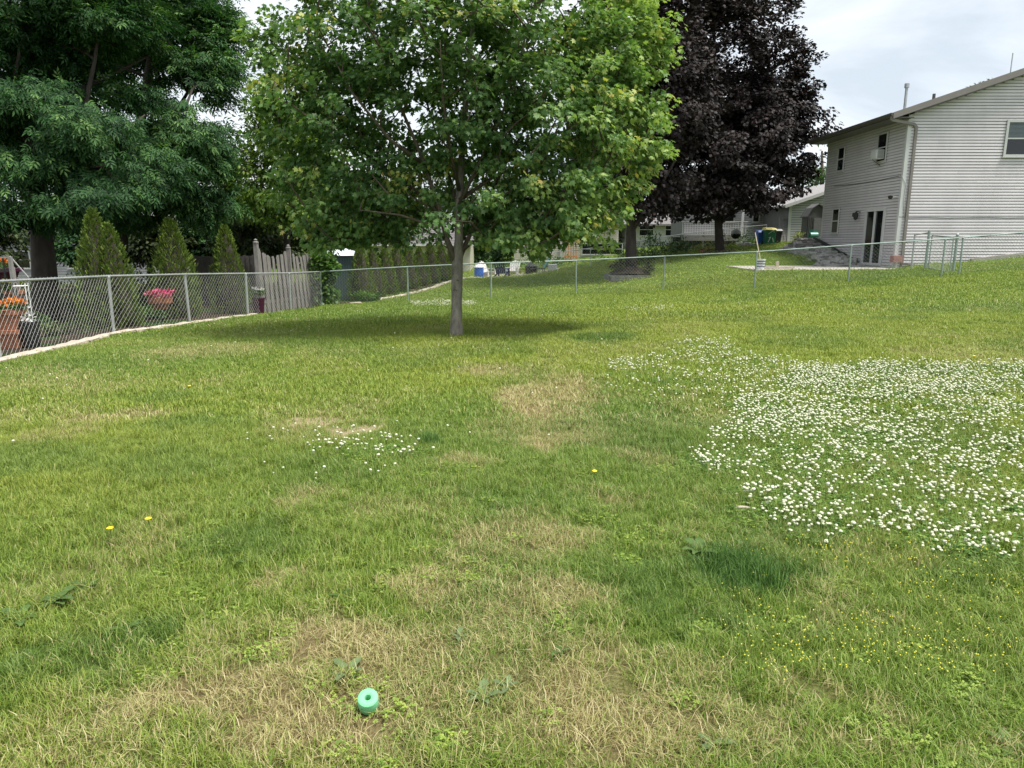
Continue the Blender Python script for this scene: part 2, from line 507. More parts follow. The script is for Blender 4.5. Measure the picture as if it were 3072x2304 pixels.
gm = bpy.data.materials.new('lawn_soil'); gm.use_nodes = True
nt = gm.node_tree; gb = nt.nodes['Principled BSDF']; gb.inputs['Roughness'].default_value = .95; gb.inputs['Specular IOR Level'].default_value = .1
def gattr(n_, kind='GEOMETRY'):
    a = nt.nodes.new('ShaderNodeAttribute'); a.attribute_name = n_; a.attribute_type = kind; return a.outputs['Fac']
def gmix(fac, a, b, t='MIX'):
    m = nt.nodes.new('ShaderNodeMixRGB'); m.blend_type = t
    if isinstance(fac, float): m.inputs['Fac'].default_value = fac
    else: nt.links.new(fac, m.inputs['Fac'])
    for k, v in (('Color1', a), ('Color2', b)):
        if isinstance(v, tuple): m.inputs[k].default_value = (*v, 1)
        else: nt.links.new(v, m.inputs[k])
    return m.outputs['Color']
geo = nt.nodes.new('ShaderNodeNewGeometry')
def gnoise(s, det=6):
    n = nt.nodes.new('ShaderNodeTexNoise'); n.inputs['Scale'].default_value = s; n.inputs['Detail'].default_value = det
    n.inputs['Roughness'].default_value = .65
    nt.links.new(geo.outputs['Position'], n.inputs['Vector']); return n.outputs['Fac']
fine = gnoise(70.0, 8)
c_green = ramp(nt, fine, [(.30, (.030, .050, .010)), (.55, (.13, .20, .032)), (.75, (.22, .295, .055))])
c_lush = ramp(nt, fine, [(.30, (.018, .042, .010)), (.6, (.060, .120, .024)), (.8, (.10, .18, .04))])
c_dry = ramp(nt, fine, [(.30, (.11, .085, .040)), (.55, (.27, .215, .105)), (.75, (.40, .33, .18))])
c_mul = ramp(nt, gnoise(25.0), [(.30, (.022, .016, .010)), (.6, (.070, .052, .034)), (.8, (.12, .10, .07))])
c_mgr = ramp(nt, fine, [(.30, (.012, .028, .007)), (.7, (.05, .10, .022))])
c1 = gmix(gattr('lush'), c_green, c_lush)
c1 = gmix(gattr('dry'), c1, c_dry)
c1 = gmix(gattr('bare'), c1, (.42, .34, .215))
mm = nt.nodes.new('ShaderNodeMath'); mm.operation = 'GREATER_THAN'; mm.inputs[1].default_value = .52
nt.links.new(gnoise(.9, 2), mm.inputs[0])
c_gard = gmix(mm.outputs[0], c_mul, c_mgr)
c1 = gmix(gattr('garden'), c1, c_gard)
nt.links.new(c1, gb.inputs['Base Color'])
bp = nt.nodes.new('ShaderNodeBump'); bp.inputs['Strength'].default_value = .9; bp.inputs['Distance'].default_value = .03
nt.links.new(gnoise(110.0, 8), bp.inputs['Height']); nt.links.new(bp.outputs['Normal'], gb.inputs['Normal'])
ground = raw_mesh('ground', np.stack([gxf, gyf, gz], 1), gf, gm, attrs=dict(dry=g_dry, bare=g_bare, lush=g_lush, garden=g_gard), smooth=True)
tag(ground, 'gently rising back yard ground under patchy lawn', 'ground', kind='structure')

# ------------------------------------------------------------------ instancing for uncountable stuff
def scatter(name, P, rot, scl, attrs, idx, sources, label, cat):
    """stuff: geometry-node instances of small source meshes on a point mesh"""
    me = bpy.data.meshes.new(name)
    me.vertices.add(len(P)); me.vertices.foreach_set('co', np.asarray(P, np.float32).ravel())
    a = me.attributes.new('rot', 'FLOAT_VECTOR', 'POINT'); a.data.foreach_set('vector', np.asarray(rot, np.float32).ravel())
    a = me.attributes.new('scl', 'FLOAT_VECTOR', 'POINT'); a.data.foreach_set('vector', np.asarray(scl, np.float32).ravel())
    a = me.attributes.new('idx', 'INT', 'POINT'); a.data.foreach_set('value', np.asarray(idx, np.int32))
    for k, v in attrs.items():
        a = me.attributes.new(k, 'FLOAT', 'POINT'); a.data.foreach_set('value', np.asarray(v, np.float32))
    o = link(bpy.data.objects.new(name, me)); tag(o, label, cat, kind='stuff')
    sc = bpy.data.collections.new(name + '_sources')
    for i, (V, Fc, m, va) in enumerate(sources):
        s = raw_mesh('%s_source_%02d' % (name, i), V, Fc, m, attrs={'bv': va})
        COL.objects.unlink(s); sc.objects.link(s)
    ng = bpy.data.node_groups.new(name, 'GeometryNodeTree')
    ng.interface.new_socket('Geometry', in_out='INPUT', socket_type='NodeSocketGeometry')
    ng.interface.new_socket('Geometry', in_out='OUTPUT', socket_type='NodeSocketGeometry')
    N, L = ng.nodes, ng.links
    gi = N.new('NodeGroupInput'); go = N.new('NodeGroupOutput')
    ci = N.new('GeometryNodeCollectionInfo'); ci.inputs['Collection'].default_value = sc
    ci.inputs['Separate Children'].default_value = True; ci.inputs['Reset Children'].default_value = True
    ip = N.new('GeometryNodeInstanceOnPoints'); ip.inputs['Pick Instance'].default_value = True
    def na(n_, t):
        q = N.new('GeometryNodeInputNamedAttribute'); q.data_type = t; q.inputs['Name'].default_value = n_
        return next(s for s in q.outputs if s.enabled and s.name == 'Attribute')
    er = N.new('FunctionNodeEulerToRotation')
    L.new(na('rot', 'FLOAT_VECTOR'), er.inputs[0]); L.new(er.outputs[0], ip.inputs['Rotation'])
    L.new(na('scl', 'FLOAT_VECTOR'), ip.inputs['Scale'])
    L.new(na('idx', 'INT'), ip.inputs['Instance Index'])
    L.new(gi.outputs[0], ip.inputs['Points']); L.new(ci.outputs[0], ip.inputs['Instance'])
    L.new(ip.outputs[0], go.inputs[0])
    md = o.modifiers.new('instances', 'NODES'); md.node_group = ng
    return o

def grass_mat():
    m = bpy.data.materials.new('grass_blades'); m.use_nodes = True
    t = m.node_tree; b = t.nodes['Principled BSDF']; out = t.nodes['Material Output']
    def A(n_, k):
        a = t.nodes.new('ShaderNodeAttribute'); a.attribute_name = n_; a.attribute_type = k; return a.outputs['Fac']
    bv = A('bv', 'GEOMETRY')
    def mx(fac, a, c, typ='MIX'):
        q = t.nodes.new('ShaderNodeMixRGB'); q.blend_type = typ
        if isinstance(fac, float): q.inputs['Fac'].default_value = fac
        else: t.links.new(fac, q.inputs['Fac'])
        t.links.new(a, q.inputs['Color1']); t.links.new(c, q.inputs['Color2']); return q.outputs['Color']
    g = ramp(t, bv, [(0, (.080, .150, .018)), (.45, (.160, .265, .034)), (.85, (.260, .360, .060)), (.98, (.42, .40, .17))])
    g2 = ramp(t, bv, [(0, (.140, .195, .020)), (.5, (.27, .345, .042)), (.9, (.42, .46, .09))])
    lu = ramp(t, bv, [(0, (.034, .090, .016)), (.5, (.075, .170, .030)), (1, (.15, .27, .055))])
    dr = ramp(t, bv, [(0, (.24, .19, .075)), (.35, (.46, .395, .185)), (.65, (.60, .53, .29)), (.8, (.30, .34, .08)), (1, (.20, .28, .06))])
    c = mx(A('tone', 'INSTANCER'), g, g2)
    c = mx(A('lush', 'INSTANCER'), c, lu)
    # each blade is either dry or green: threshold of blade value against dryness
    th = t.nodes.new('ShaderNodeMath'); th.operation = 'GREATER_THAN'
    t.links.new(A('dry', 'INSTANCER'), th.inputs[0]); t.links.new(A('bd', 'GEOMETRY'), th.inputs[1])
    c = mx(th.outputs[0], c, dr)
    t.links.new(c, b.inputs['Base Color']); b.inputs['Roughness'].default_value = .5; b.inputs['Specular IOR Level'].default_value = .35
    tr = t.nodes.new('ShaderNodeBsdfTranslucent'); t.links.new(c, tr.inputs['Color'])
    ms = t.nodes.new('ShaderNodeMixShader'); ms.inputs['Fac'].default_value = .3
    t.links.new(b.outputs['BSDF'], ms.inputs[1]); t.links.new(tr.outputs['BSDF'], ms.inputs[2])
    t.links.new(ms.outputs['Shader'], out.inputs['Surface'])
    return m
M['grass'] = grass_mat()

def tuft(nb, rad, hmin, hmax, width, lean=.9, seed=0, flat=.0):
    g = np.random.default_rng(seed)
    V = []; Fc = []; bv = []; bd = []
    n = 0
    for i in range(nb):
        a = g.uniform(0, 2 * math.pi); r = rad * math.sqrt(g.uniform()); bx, by = r * math.cos(a), r * math.sin(a)
        hh = g.uniform(hmin, hmax); th = g.uniform(0, 2 * math.pi); ln = lean * g.uniform(.15, 1.0) * hh
        dx, dy = math.cos(th), math.sin(th); wx, wy = -dy * width / 2 * g.uniform(.7, 1.3), dx * width / 2
        kz = 1 - flat * g.uniform(.3, 1)
        p0 = (bx, by, -.01); p1 = (bx + dx * ln * .35, by + dy * ln * .35, hh * .6 * kz); p2 = (bx + dx * ln, by + dy * ln, hh * kz * g.uniform(.82, 1))
        V += [(p0[0] - wx, p0[1] - wy, p0[2]), (p0[0] + wx, p0[1] + wy, p0[2]), (p1[0] - wx * .85, p1[1] - wy * .85, p1[2]), (p1[0] + wx * .85, p1[1] + wy * .85, p1[2]), p2]
        Fc += [(n, n + 1, n + 3), (n, n + 3, n + 2), (n + 2, n + 3, n + 4)]; n += 5
        v = g.uniform(); q = g.uniform(.02, .98)
        bv += [v] * 5; bd += [q] * 5
    return np.array(V), np.array(Fc), np.array(bv), np.array(bd)

def grass_field(name, x0, x1, y0, y1, dens, specs, label, keep=None, hs=1.0):
    n = int((x1 - x0) * (y1 - y0) * dens)
    x = rng.uniform(x0, x1, n); y = rng.uniform(y0, y1, n)
    d = y * math.cos(PITCH) + 1.5 * math.sin(PITCH)
    ok = np.abs(x) < d * .80 + 1.0
    if keep is not None: ok &= keep(x, y)
    x, y = x[ok], y[ok]
    dry, bare, lush, tone = masks(x, y)
    u = rng.uniform(size=len(x))
    ok = (u > bare * .78) & (u < 1.0 - .22 * dry)
    x, y, dry, lush, tone = x[ok], y[ok], dry[ok], lush[ok], tone[ok]
    hgt = hs * (.72 + .55 * noise2(x, y, .9, 61, 3)) * (1 - .25 * dry) * (1 + 1.25 * np.clip(lush - .45, 0, 1))
    s = rng.uniform(.8, 1.25, len(x))
    z = H(x, y)
    rot = np.stack([rng.normal(0, .12, len(x)), rng.normal(0, .12, len(x)), rng.uniform(0, 6.28, len(x))], 1)
    srcs = []
    for i, sp in enumerate(specs):
        V, Fc, bv, bd = tuft(*sp, seed=100 + i)
        srcs.append((V, Fc, bv, bd))
    idx = rng.integers(0, len(specs), len(x))
    tone = np.clip((tone - .5) * 2.2 + .5 + rng.normal(0, .12, len(x)), 0, 1)
    o = scatter(name, np.stack([x, y, z], 1), rot, np.stack([s, s, s * hgt], 1), dict(dry=np.clip(dry + rng.normal(0, .05, len(x)), 0, 1), lush=lush, tone=tone), idx,
                [(V, Fc, M['grass'], bv) for (V, Fc, bv, bd) in srcs], label, 'grass')
    for i, (V, Fc, bv, bd) in enumerate(srcs):
        me = bpy.data.objects['%s_source_%02d' % (name, i)].data
        a = me.attributes.new('bd', 'FLOAT', 'POINT'); a.data.foreach_set('value', bd.astype(np.float32))
    return o

PATIO_POLY = None
def not_garden(x, y):
    a = ~(left_of_fence(x, y, .28) & (y > 6) & (y < 27))
    hx_ = np.interp(y, [p[1] for p in HB], [p[0] for p in HB])
    b = ~((x < hx_ + .1) & (y > 25.2) & (y < 43))
    c = ~((x > 9.0) & (x < 30) & (y > 26.9 + (14.7 - np.minimum(x, 14.7)) * -.0) & (y < 31.8) & (x < 15.3))
    d = ~((x > 15.2) & (y > 28.7) & (y < 37))
    e = ~((x > 13.4) & (x < 15.4) & (y > 31) & (y < 37.5))
    return a & b & c & d & e

near_specs = [(60, .06, .022, .050, .0026, 1.4), (60, .065, .025, .062, .0023, 1.6), (56, .06, .018, .045, .0028, 1.5), (60, .07, .018, .045, .0021, 2.4), (36, .05, .04, .08, .0024, 1.1)]
mid_specs = [(64, .12, .022, .052, .005, 1.4), (64, .13, .022, .058, .0046, 1.6), (64, .12, .02, .045, .0054, 1.4)]
far_specs = [(80, .26, .02, .05, .010, 1.3), (80, .28, .02, .055, .009, 1.5)]
vfar_specs = [(60, .5, .02, .04, .025, 1.2), (60, .55, .02, .04, .024, 1.3)]
grass_field('near_grass', -6.5, 6.5, .9, 6.2, 420, near_specs, 'ragged green and straw coloured lawn grass in the foreground', not_garden)
grass_field('middle_grass', -13, 13, 6.0, 14.5, 105, mid_specs, 'green lawn grass around the young maple', not_garden)
grass_field('distant_grass', -16, 22, 14.2, 27.5, 36, far_specs, 'mown lawn grass towards the chain link fence', not_garden)
grass_field('neighbour_grass', -10, 26, 26.5, 52, 9, vfar_specs, 'short mown grass beyond the chain link fence', not_garden, hs=.8)

# ------------------------------------------------------------------ leaves and trees
def norm(a): return a / (np.linalg.norm(a, axis=-1, keepdims=True) + 1e-9)

def T_maple():
    o = [(0, 0, 0), (.20, .02, .02), (.50, .14, -.05), (.30, .34, .03), (.52, .66, -.07), (.20, .62, .02), (0, 1.0, -.08), (-.20, .62, .02), (-.52, .66, -.07), (-.30, .34, .03), (-.50, .14, -.05), (-.20, .02, .02), (0, .35, -.02)]
    V = np.array(o); Fc = [(12, i, i + 1) for i in range(0, 11)] + [(12, 11, 0)]
    return V, np.array(Fc)
def T_star():
    V = np.array([(0, 0, 0), (.5, .15, -.05), (.25, .4, .03), (.45, .75, -.06), (0, 1.0, -.08), (-.45, .75, -.06), (-.25, .4, .03), (-.5, .15, -.05)])
    return V, np.array([(0, 1, 2), (0, 2, 6), (0, 6, 7), (2, 3, 4), (2, 4, 6), (6, 4, 5)])
def T_oval():
    V = np.array([(0, 0, 0), (.28, .45, .04), (0, 1, -.06), (-.28, .45, .04)])
    return V, np.array([(0, 1, 2), (0, 2, 3)])
def T_pinnate():
    V = []; Fc = []; n = 0
    for (oy, an, L) in ((.15, 1.0, .5), (.15, -1.0, .5), (.45, .8, .55), (.45, -.8, .55), (.7, 0, .6)):
        c, s = math.cos(an), math.sin(an)
        for (x, y, z) in ((0, 0, 0), (.09, L * .45, .02), (0, L, -.12), (-.09, L * .45, .02)):
            V.append((x * c + y * s, oy + y * c - x * s, z - abs(an) * .03))
        Fc += [(n, n + 1, n + 2), (n, n + 2, n + 3)]; n += 4
    return np.array(V), np.array(Fc)
def T_spray():
    V = np.array([(0, 0, 0), (.16, .4, .03), (.05, .5, 0), (.14, .8, 0), (0, 1.0, .0), (-.14, .8, 0), (-.05, .5, 0), (-.16, .4, .03)])
    return V, np.array([(0, 1, 2), (0, 2, 6), (0, 6, 7), (2, 3, 4), (2, 4, 6), (6, 4, 5)])

def leaves(name, T, P, ax, nr, sc, var, m, parent):
    V0, F0 = T
    ax = norm(ax); s = norm(np.cross(ax, nr)); n2 = np.cross(s, ax)
    V = P[:, None, :] + sc[:, None, None] * (V0[None, :, 0:1] * s[:, None] + V0[None, :, 1:2] * ax[:, None] + V0[None, :, 2:3] * n2[:, None])
    k = len(V0); N = len(P)
    Fc = (F0[None] + (np.arange(N) * k)[:, None, None]).reshape(-1, 3)
    o = raw_mesh(name, V.reshape(-1, 3), Fc, m, parent, face_attr=dict(var=np.repeat(var, len(F0))))
    return o

def grow(main, targets, r_tip=.006, sides=5, jag=.12, r_main=None, g=rng):
    """attach every target to the nearest existing wood, return polylines + radii for twigs"""
    nodes = []; depth = []
    for pl in main:
        pl = np.array(pl)
        for i in range(len(pl) - 1):
            for t in np.linspace(0, 1, 5)[:-1]:
                nodes.append(pl[i] * (1 - t) + pl[i + 1] * t)
        nodes.append(pl[-1])
    nodes = np.array(nodes)
    root = nodes.mean(0)
    order = np.argsort(((targets - root) ** 2).sum(1))
    mb = MB()
    allow = nodes
    for i in order:
        t = targets[i]
        d = np.linalg.norm(allow - t, axis=1) + np.maximum(0, allow[:, 2] - t[2] + .25) * 1.6
        j = int(np.argmin(d)); a = allow[j]; L = np.linalg.norm(t - a)
        if L < .05: continue
        mid = a * .5 + t * .5 + np.array((0, 0, L * .10)) + g.normal(0, jag * L * .25, 3)
        q = a * .25 + t * .75 + np.array((0, 0, L * .07)) + g.normal(0, jag * L * .2, 3)
        r0 = r_tip * (1.2 + 2.2 * min(L, 2.5))
        mb.tube([a, mid, q, t], [r0, r0 * .75, r0 * .5, r_tip * .5], sides, cap=False)
        allow = np.vstack([allow, [mid, q, t]])
    return mb

def blob_points(blobs, n, g, shell=.55, low_cut=None):
    """sample clump centres in ellipsoids (px, py, depth, rx_px, ry_px, rdepth)"""
    out = []; rad = []; vol = np.array([b[3] * b[4] for b in blobs], float); cnt = np.maximum(3, (n * vol / vol.sum())).astype(int)
    for b, c in zip(blobs, cnt):
        ce = U(b[0], b[1], b[2]); rx, rz, ry = b[3] * b[2] / F, b[4] * b[2] / F, b[5]
        d = norm(g.normal(size=(c, 3))); r = g.uniform(shell, 1.0, c) ** .7
        out.append(ce + d * np.stack([rx * r, ry * r, rz * r], 1)); rad.append(r)
    return np.concatenate(out), np.concatenate(rad)

def crown(name, T, C, crad, per, size, m, parent, g, center, droop=.35, upn=.8, flat=.6, yellow=0.0, var0=.45, vs=.2, keep=None, singles=0, edge=None):
    n = len(C) * per
    ci = np.repeat(np.arange(len(C)), per)
    cr = (crad if hasattr(crad, '__len__') else np.full(len(C), crad))[ci]
    off = norm(g.normal(size=(n, 3))) * (g.uniform(0, 1, (n, 1)) ** .5)
    off[:, 2] *= flat
    P = C[ci] + off * cr[:, None]
    outw = norm(P - center)
    ax = outw * .6 + off * .7 + g.normal(0, .35, (n, 3)); ax[:, 2] -= droop
    nr = outw * .35 + g.normal(0, .35, (n, 3)); nr[:, 2] += upn
    sc = size * g.uniform(.65, 1.25, n)
    cv = g.normal(0, vs * .6, len(C))[ci]
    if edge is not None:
        q = (P - center) / edge; cv = cv + .30 * np.clip(np.linalg.norm(q, axis=1) - .72, 0, .4) * 2.0 + .14 * np.clip(q[:, 0], -.3, 1)  # paler young growth outward, plus sunlight painted in towards the right side
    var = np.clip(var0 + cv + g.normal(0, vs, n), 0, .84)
    if yellow:
        hot = (g.uniform(size=len(C)) < yellow)[ci]
        tip = np.linalg.norm(off, axis=1) > .55
        var = np.where(hot & tip & (g.uniform(size=n) < .7), g.uniform(.86, .99, n), var)
    if keep is not None:
        k = keep(P); P, ax, nr, sc, var = P[k], ax[k], nr[k], sc[k], var[k]
    if singles:
        # the largest-looking leaves become objects of their own
        d = (P - CP) @ FW; pxx = 512 + F * (P[:, 0]) / d; pyy = 384 - F * ((P - CP) @ UPV) / d
        vis = (pxx > 0) & (pxx < 1024) & (pyy > 0)
        score = np.where(vis, sc / d, 0); pick = np.argsort(-score)[:singles]
        V0, F0 = T
        buckets = {}
        for i in pick:
            key = int(var[i] * 8)
            if key not in buckets:
                o = raw_mesh('leaf', V0, F0, m, parent, face_attr=dict(var=np.full(len(F0), float(var[i])))); buckets[key] = o
            else:
                o = buckets[key].copy(); COL.objects.link(o)
            a = norm(ax[i]); s_ = norm(np.cross(a, nr[i])); n2 = np.cross(s_, a)
            mt = Matrix(((s_[0], a[0], n2[0], P[i][0]), (s_[1], a[1], n2[1], P[i][1]), (s_[2], a[2], n2[2], P[i][2]), (0, 0, 0, 1)))
            mt = mt @ Matrix.Scale(float(sc[i]), 4)
            o.matrix_world = Matrix.Translation(-Vector(parent.location)) @ mt if parent.location.length else mt
        kk = np.ones(len(P), bool); kk[pick] = False
        P, ax, nr, sc, var = P[kk], ax[kk], nr[kk], sc[kk], var[kk]
    o = leaves(name, T, P, ax, nr, sc, var, m, parent); o['kind'] = 'stuff'
    return o

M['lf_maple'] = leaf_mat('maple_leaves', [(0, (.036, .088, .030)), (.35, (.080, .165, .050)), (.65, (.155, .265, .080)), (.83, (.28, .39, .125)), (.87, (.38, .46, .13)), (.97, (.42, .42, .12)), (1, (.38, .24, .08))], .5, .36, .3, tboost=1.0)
M['lf_ash'] = leaf_mat('ash_leaves', [(0, (.010, .034, .012)), (.4, (.030, .086, .028)), (.7, (.066, .155, .045)), (.84, (.13, .24, .07)), (1, (.15, .21, .05))], .62, .25, .22)
M['lf_purple'] = leaf_mat('purple_maple_leaves', [(0, (.009, .0068, .0065)), (.45, (.021, .0160, .0158)), (.8, (.046, .036, .036)), (1, (.09, .03, .035))], .6, .08, .22, tboost=.6)
M['lf_light'] = leaf_mat('light_green_leaves', [(0, (.05, .11, .015)), (.5, (.12, .22, .03)), (.84, (.23, .33, .05)), (1, (.34, .36, .07))], .5, .35, .4)
M['lf_olive'] = leaf_mat('olive_leaves', [(0, (.018, .030, .008)), (.5, (.046, .070, .018)), (.84, (.095, .13, .035)), (1, (.13, .14, .04))], .55, .2, .35)
M['lf_arb'] = leaf_mat('arborvitae_sprays', [(0, (.040, .075, .014)), (.45, (.095, .150, .025)), (.84, (.19, .25, .045)), (1, (.24, .25, .06))], .6, .2, .3)
M['lf_bush'] = leaf_mat('bush_leaves', [(0, (.02, .055, .012)), (.5, (.055, .125, .026)), (.84, (.12, .21, .05)), (1, (.2, .26, .06))], .45, .25, .45)
M['lf_vine'] = leaf_mat('vine_leaves', [(0, (.03, .08, .012)), (.5, (.075, .165, .026)), (.84, (.15, .25, .05)), (1, (.2, .26, .06))], .45, .3, .45)
M['lf_yel'] = leaf_mat('yellow_green_leaves', [(0, (.08, .12, .02)), (.5, (.22, .26, .05)), (.84, (.36, .36, .09)), (1, (.4, .36, .1))], .5, .25, .4)
M['fl_pink'] = leaf_mat('pink_petals', [(0, (.35, .03, .10)), (.5, (.60, .06, .20)), (.84, (.75, .25, .38)), (1, (.8, .5, .6))], .5, .2, .3)
M['fl_orange'] = leaf_mat('orange_petals', [(0, (.40, .09, .01)), (.5, (.62, .17, .02)), (1, (.7, .34, .04))], .5, .2, .3)
M['fl_white'] = leaf_mat('white_petals', [(0, (.5, .5, .5)), (1, (.8, .8, .82))], .5, .2, .3, tboost=.8)

def wp(*pts): return [U(*p) for p in pts]

# ---- the young maple in the middle
D0 = 13.1
mb_ = gd(456.5, D0)
maple = thing('maple_tree', (0, 0, 0), 'young green maple with slim grey trunk standing alone mid lawn', 'tree')
g1 = np.random.default_rng(11)
base_p = mb_ + np.array((0, 0, -.1))
fork = U(457, 262, D0)
tr = [base_p, base_p + (0, 0, .12), base_p + (0, 0, .35), (base_p * .5 + fork * .5) + (.0, 0, 0), fork + (0, 0, -.12), U(459, 240, D0), U(459, 205, D0 + .05), U(462, 150, D0 + .1), U(468, 80, D0 + .1), U(474, 10, D0), U(476, -60, D0), U(478, -130, D0)]
mt = MB().tube(tr, [.185, .130, .108, .099, .108, .082, .076, .062, .047, .034, .022, .01], 14)
mtrunk = mt.build('trunk', M['bark_maple'], maple, smooth=True)
for (pxk, pyk, rr) in ((455, 291, .030), (458, 281, .022)):
    c = U(pxk, pyk, D0 - .10)
    MB().tube([c + (math.cos(a) * rr, -.01, math.sin(a) * rr * .8) for a in np.linspace(0.2, 3.0, 9)], .006, 5).build('bark_scar', M['bark_dark'], mtrunk)
limbs = [
    wp((456, 262, D0), (447, 240, D0 - .05), (441, 215, D0 - .1), (425, 165, D0 - .3), (402, 110, D0 - .5), (378, 50, D0 - .7), (365, -10, D0 - .8)),
    wp((458, 262, D0), (466, 243, D0 + .1), (480, 215, D0 + .3), (505, 165, D0 + .6), (535, 110, D0 + .9), (560, 50, D0 + 1.1)),
    wp((459, 222, D0), (452, 185, D0 + .3), (438, 140, D0 + .7), (420, 80, D0 + 1.1), (405, 20, D0 + 1.3)),
    wp((459, 205, D0), (478, 165, D0 - .3), (500, 120, D0 - .7), (520, 60, D0 - 1.1), (535, -10, D0 - 1.3)),
    wp((441, 215, D0 - .1), (415, 190, D0), (380, 165, D0 + .1), (340, 135, D0 + .2), (300, 110, D0 + .2)),
    wp((459, 200, D0), (492, 178, D0), (540, 155, D0), (590, 130, D0 - .1), (630, 105, D0 - .2)),
    wp((459, 190, D0), (450, 150, D0 - .6), (443, 100, D0 - 1.2), (440, 40, D0 - 1.7)),
    wp((425, 165, D0 - .3), (390, 140, D0 - .8), (350, 90, D0 - 1.2), (320, 30, D0 - 1.4)),
    wp((480, 215, D0 + .3), (520, 200, D0), (570, 190, D0 - .5), (610, 185, D0 - .7)),
    wp((447, 240, D0), (430, 225, D0 - .4), (400, 215, D0 - .8), (360, 210, D0 - 1.0)),
]
for lp in limbs:
    r0 = .055 if lp is limbs[0] else (.052 if lp is limbs[1] else .038)
    if lp is limbs[0]: r0 = .062
    MB().tube(lp, list(np.linspace(r0, .008, len(lp))), 9).build('branch', M['bark_limb'] if lp is not limbs[0] else M['bark_limb'], maple, smooth=True)
mblobs = [(455, 60, D0, 188, 130, 2.9), (350, 120, D0, 88, 98, 1.9), (565, 120, D0 - .3, 88, 98, 1.9), (345, 195, D0 - .2, 85, 34, 1.2), (560, 198, D0 - .4, 80, 42, 1.5),
          (460, 190, D0 - .3, 110, 52, 1.8), (465, -60, D0, 150, 90, 2.4), (610, 50, D0 - .2, 52, 72, 1.2), (305, 45, D0, 48, 70, 1.1), (622, 135, D0 - .3, 36, 58, .9),
          (540, 232, D0 - .5, 55, 18, .9), (605, 200, D0 - .2, 26, 26, .6), (375, 232, D0, 50, 16, .9), (270, 88, D0, 22, 28, .6), (640, 60, D0 - .5, 16, 40, .4), (580, 240, D0-.4, 36, 16, .6), (655, 150, D0-.4, 16, 22, .4), (345, 235, D0+.1, 34, 14, .6), (660, 25, D0-.4, 14, 20, .3), (300, 165, D0, 26, 30, .7), (320, 222, D0-.2, 34, 16, .6), (345, 246, D0-.1, 26, 10, .5), (575, 222, D0-.2, 40, 18, .8), (545, 242, D0-.2, 26, 12, .6), (600, 215, D0+.3, 40, 22, .7), (500, 225, D0+.4, 40, 20, .8), (400, 215, D0+.4, 40, 22, .8), (490, 250, D0-.5, 18, 16, .4), (520, 240, D0-.6, 30, 14, .5), (468, 110, D0-.8, 55, 60, .9), (470, 60, D0+.9, 60, 60, .9)]
for (ax_, ay_) in ((655, 38), (662, 62), (656, 102), (652, 118), (644, 168), (632, 185), (262, 60), (254, 35), (262, 110), (262, 140), (648, 75), (640, 12)): mblobs.append((ax_, ay_, D0 - .3, 8, 8, .15))
MC, MRr = blob_points(mblobs, 1250, g1, .2)
keepm = ~((MC[:, 2] < fork[2] + .25) & (np.hypot(MC[:, 0] - fork[0], MC[:, 1] - fork[1]) < .9))
MC = MC[keepm]
dm = (MC - CP) @ FW; mpx = 512 + F * MC[:, 0] / dm; mpy = 384 - F * ((MC - CP) @ UPV) / dm
open_ = (np.abs(mpx - 452) < 75) & (mpy > 70) & (mpy < 232) & (dm < D0 - .5) & (g1.uniform(size=len(MC)) < .42)
MC = MC[~open_]
tw = grow([tr[5:]] + limbs, MC, .006, 5, .3, g=g1)
tw.build('twigs', M['twig'], maple)['kind'] = 'stuff'
ctr = U(455, 110, D0)
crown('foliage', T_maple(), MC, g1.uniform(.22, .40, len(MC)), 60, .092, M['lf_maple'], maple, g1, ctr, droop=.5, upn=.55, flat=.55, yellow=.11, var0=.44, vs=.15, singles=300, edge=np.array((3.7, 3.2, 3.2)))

def big_tree(name, label, base_px, base_dep, trunk_pts, trunk_r, limbs_, blobs, nclump, per, size, T, m, bark, seed, shell=.5, crad=(.5, .9), group=None, var0=.42, vs=.18, droop=.4, upn=.8, flat=.5, yellow=0.0, sub=170, keep=None, cat='tree'):
    g = np.random.default_rng(seed)
    b = gd(base_px, base_dep)
    t = thing(name, (0, 0, 0), label, cat, group)
    pts = [b + (0, 0, -.2), b + (0, 0, .25)] + [U(*p) for p in trunk_pts]
    rr = [trunk_r * 1.35, trunk_r * 1.08] + list(np.linspace(trunk_r, trunk_r * .35, len(trunk_pts)))
    MB().tube(pts, rr, 12).build('trunk', bark, t, smooth=True)
    L = [wp(*l) for l in limbs_]
    for l in L:
        MB().tube(l, list(np.linspace(trunk_r * .42, .02, len(l))), 7).build('branch', bark, t, smooth=True)
    C, _ = blob_points(blobs, nclump, g, shell)
    if keep is not None: C = C[keep(C)]
    sel = C[g.permutation(len(C))[:sub]]
    if len(sel): grow([pts[2:]] + L, sel, .014, 4, .3, g=g).build('twigs', bark, t)['kind'] = 'stuff'
    ce = np.mean([U(q[0], q[1], q[2]) for q in blobs], 0)
    crown('foliage', T, C, g.uniform(crad[0], crad[1], len(C)), per, size, m, t, g, ce, droop=droop, upn=upn, flat=flat, yellow=yellow, var0=var0, vs=vs)
    return t

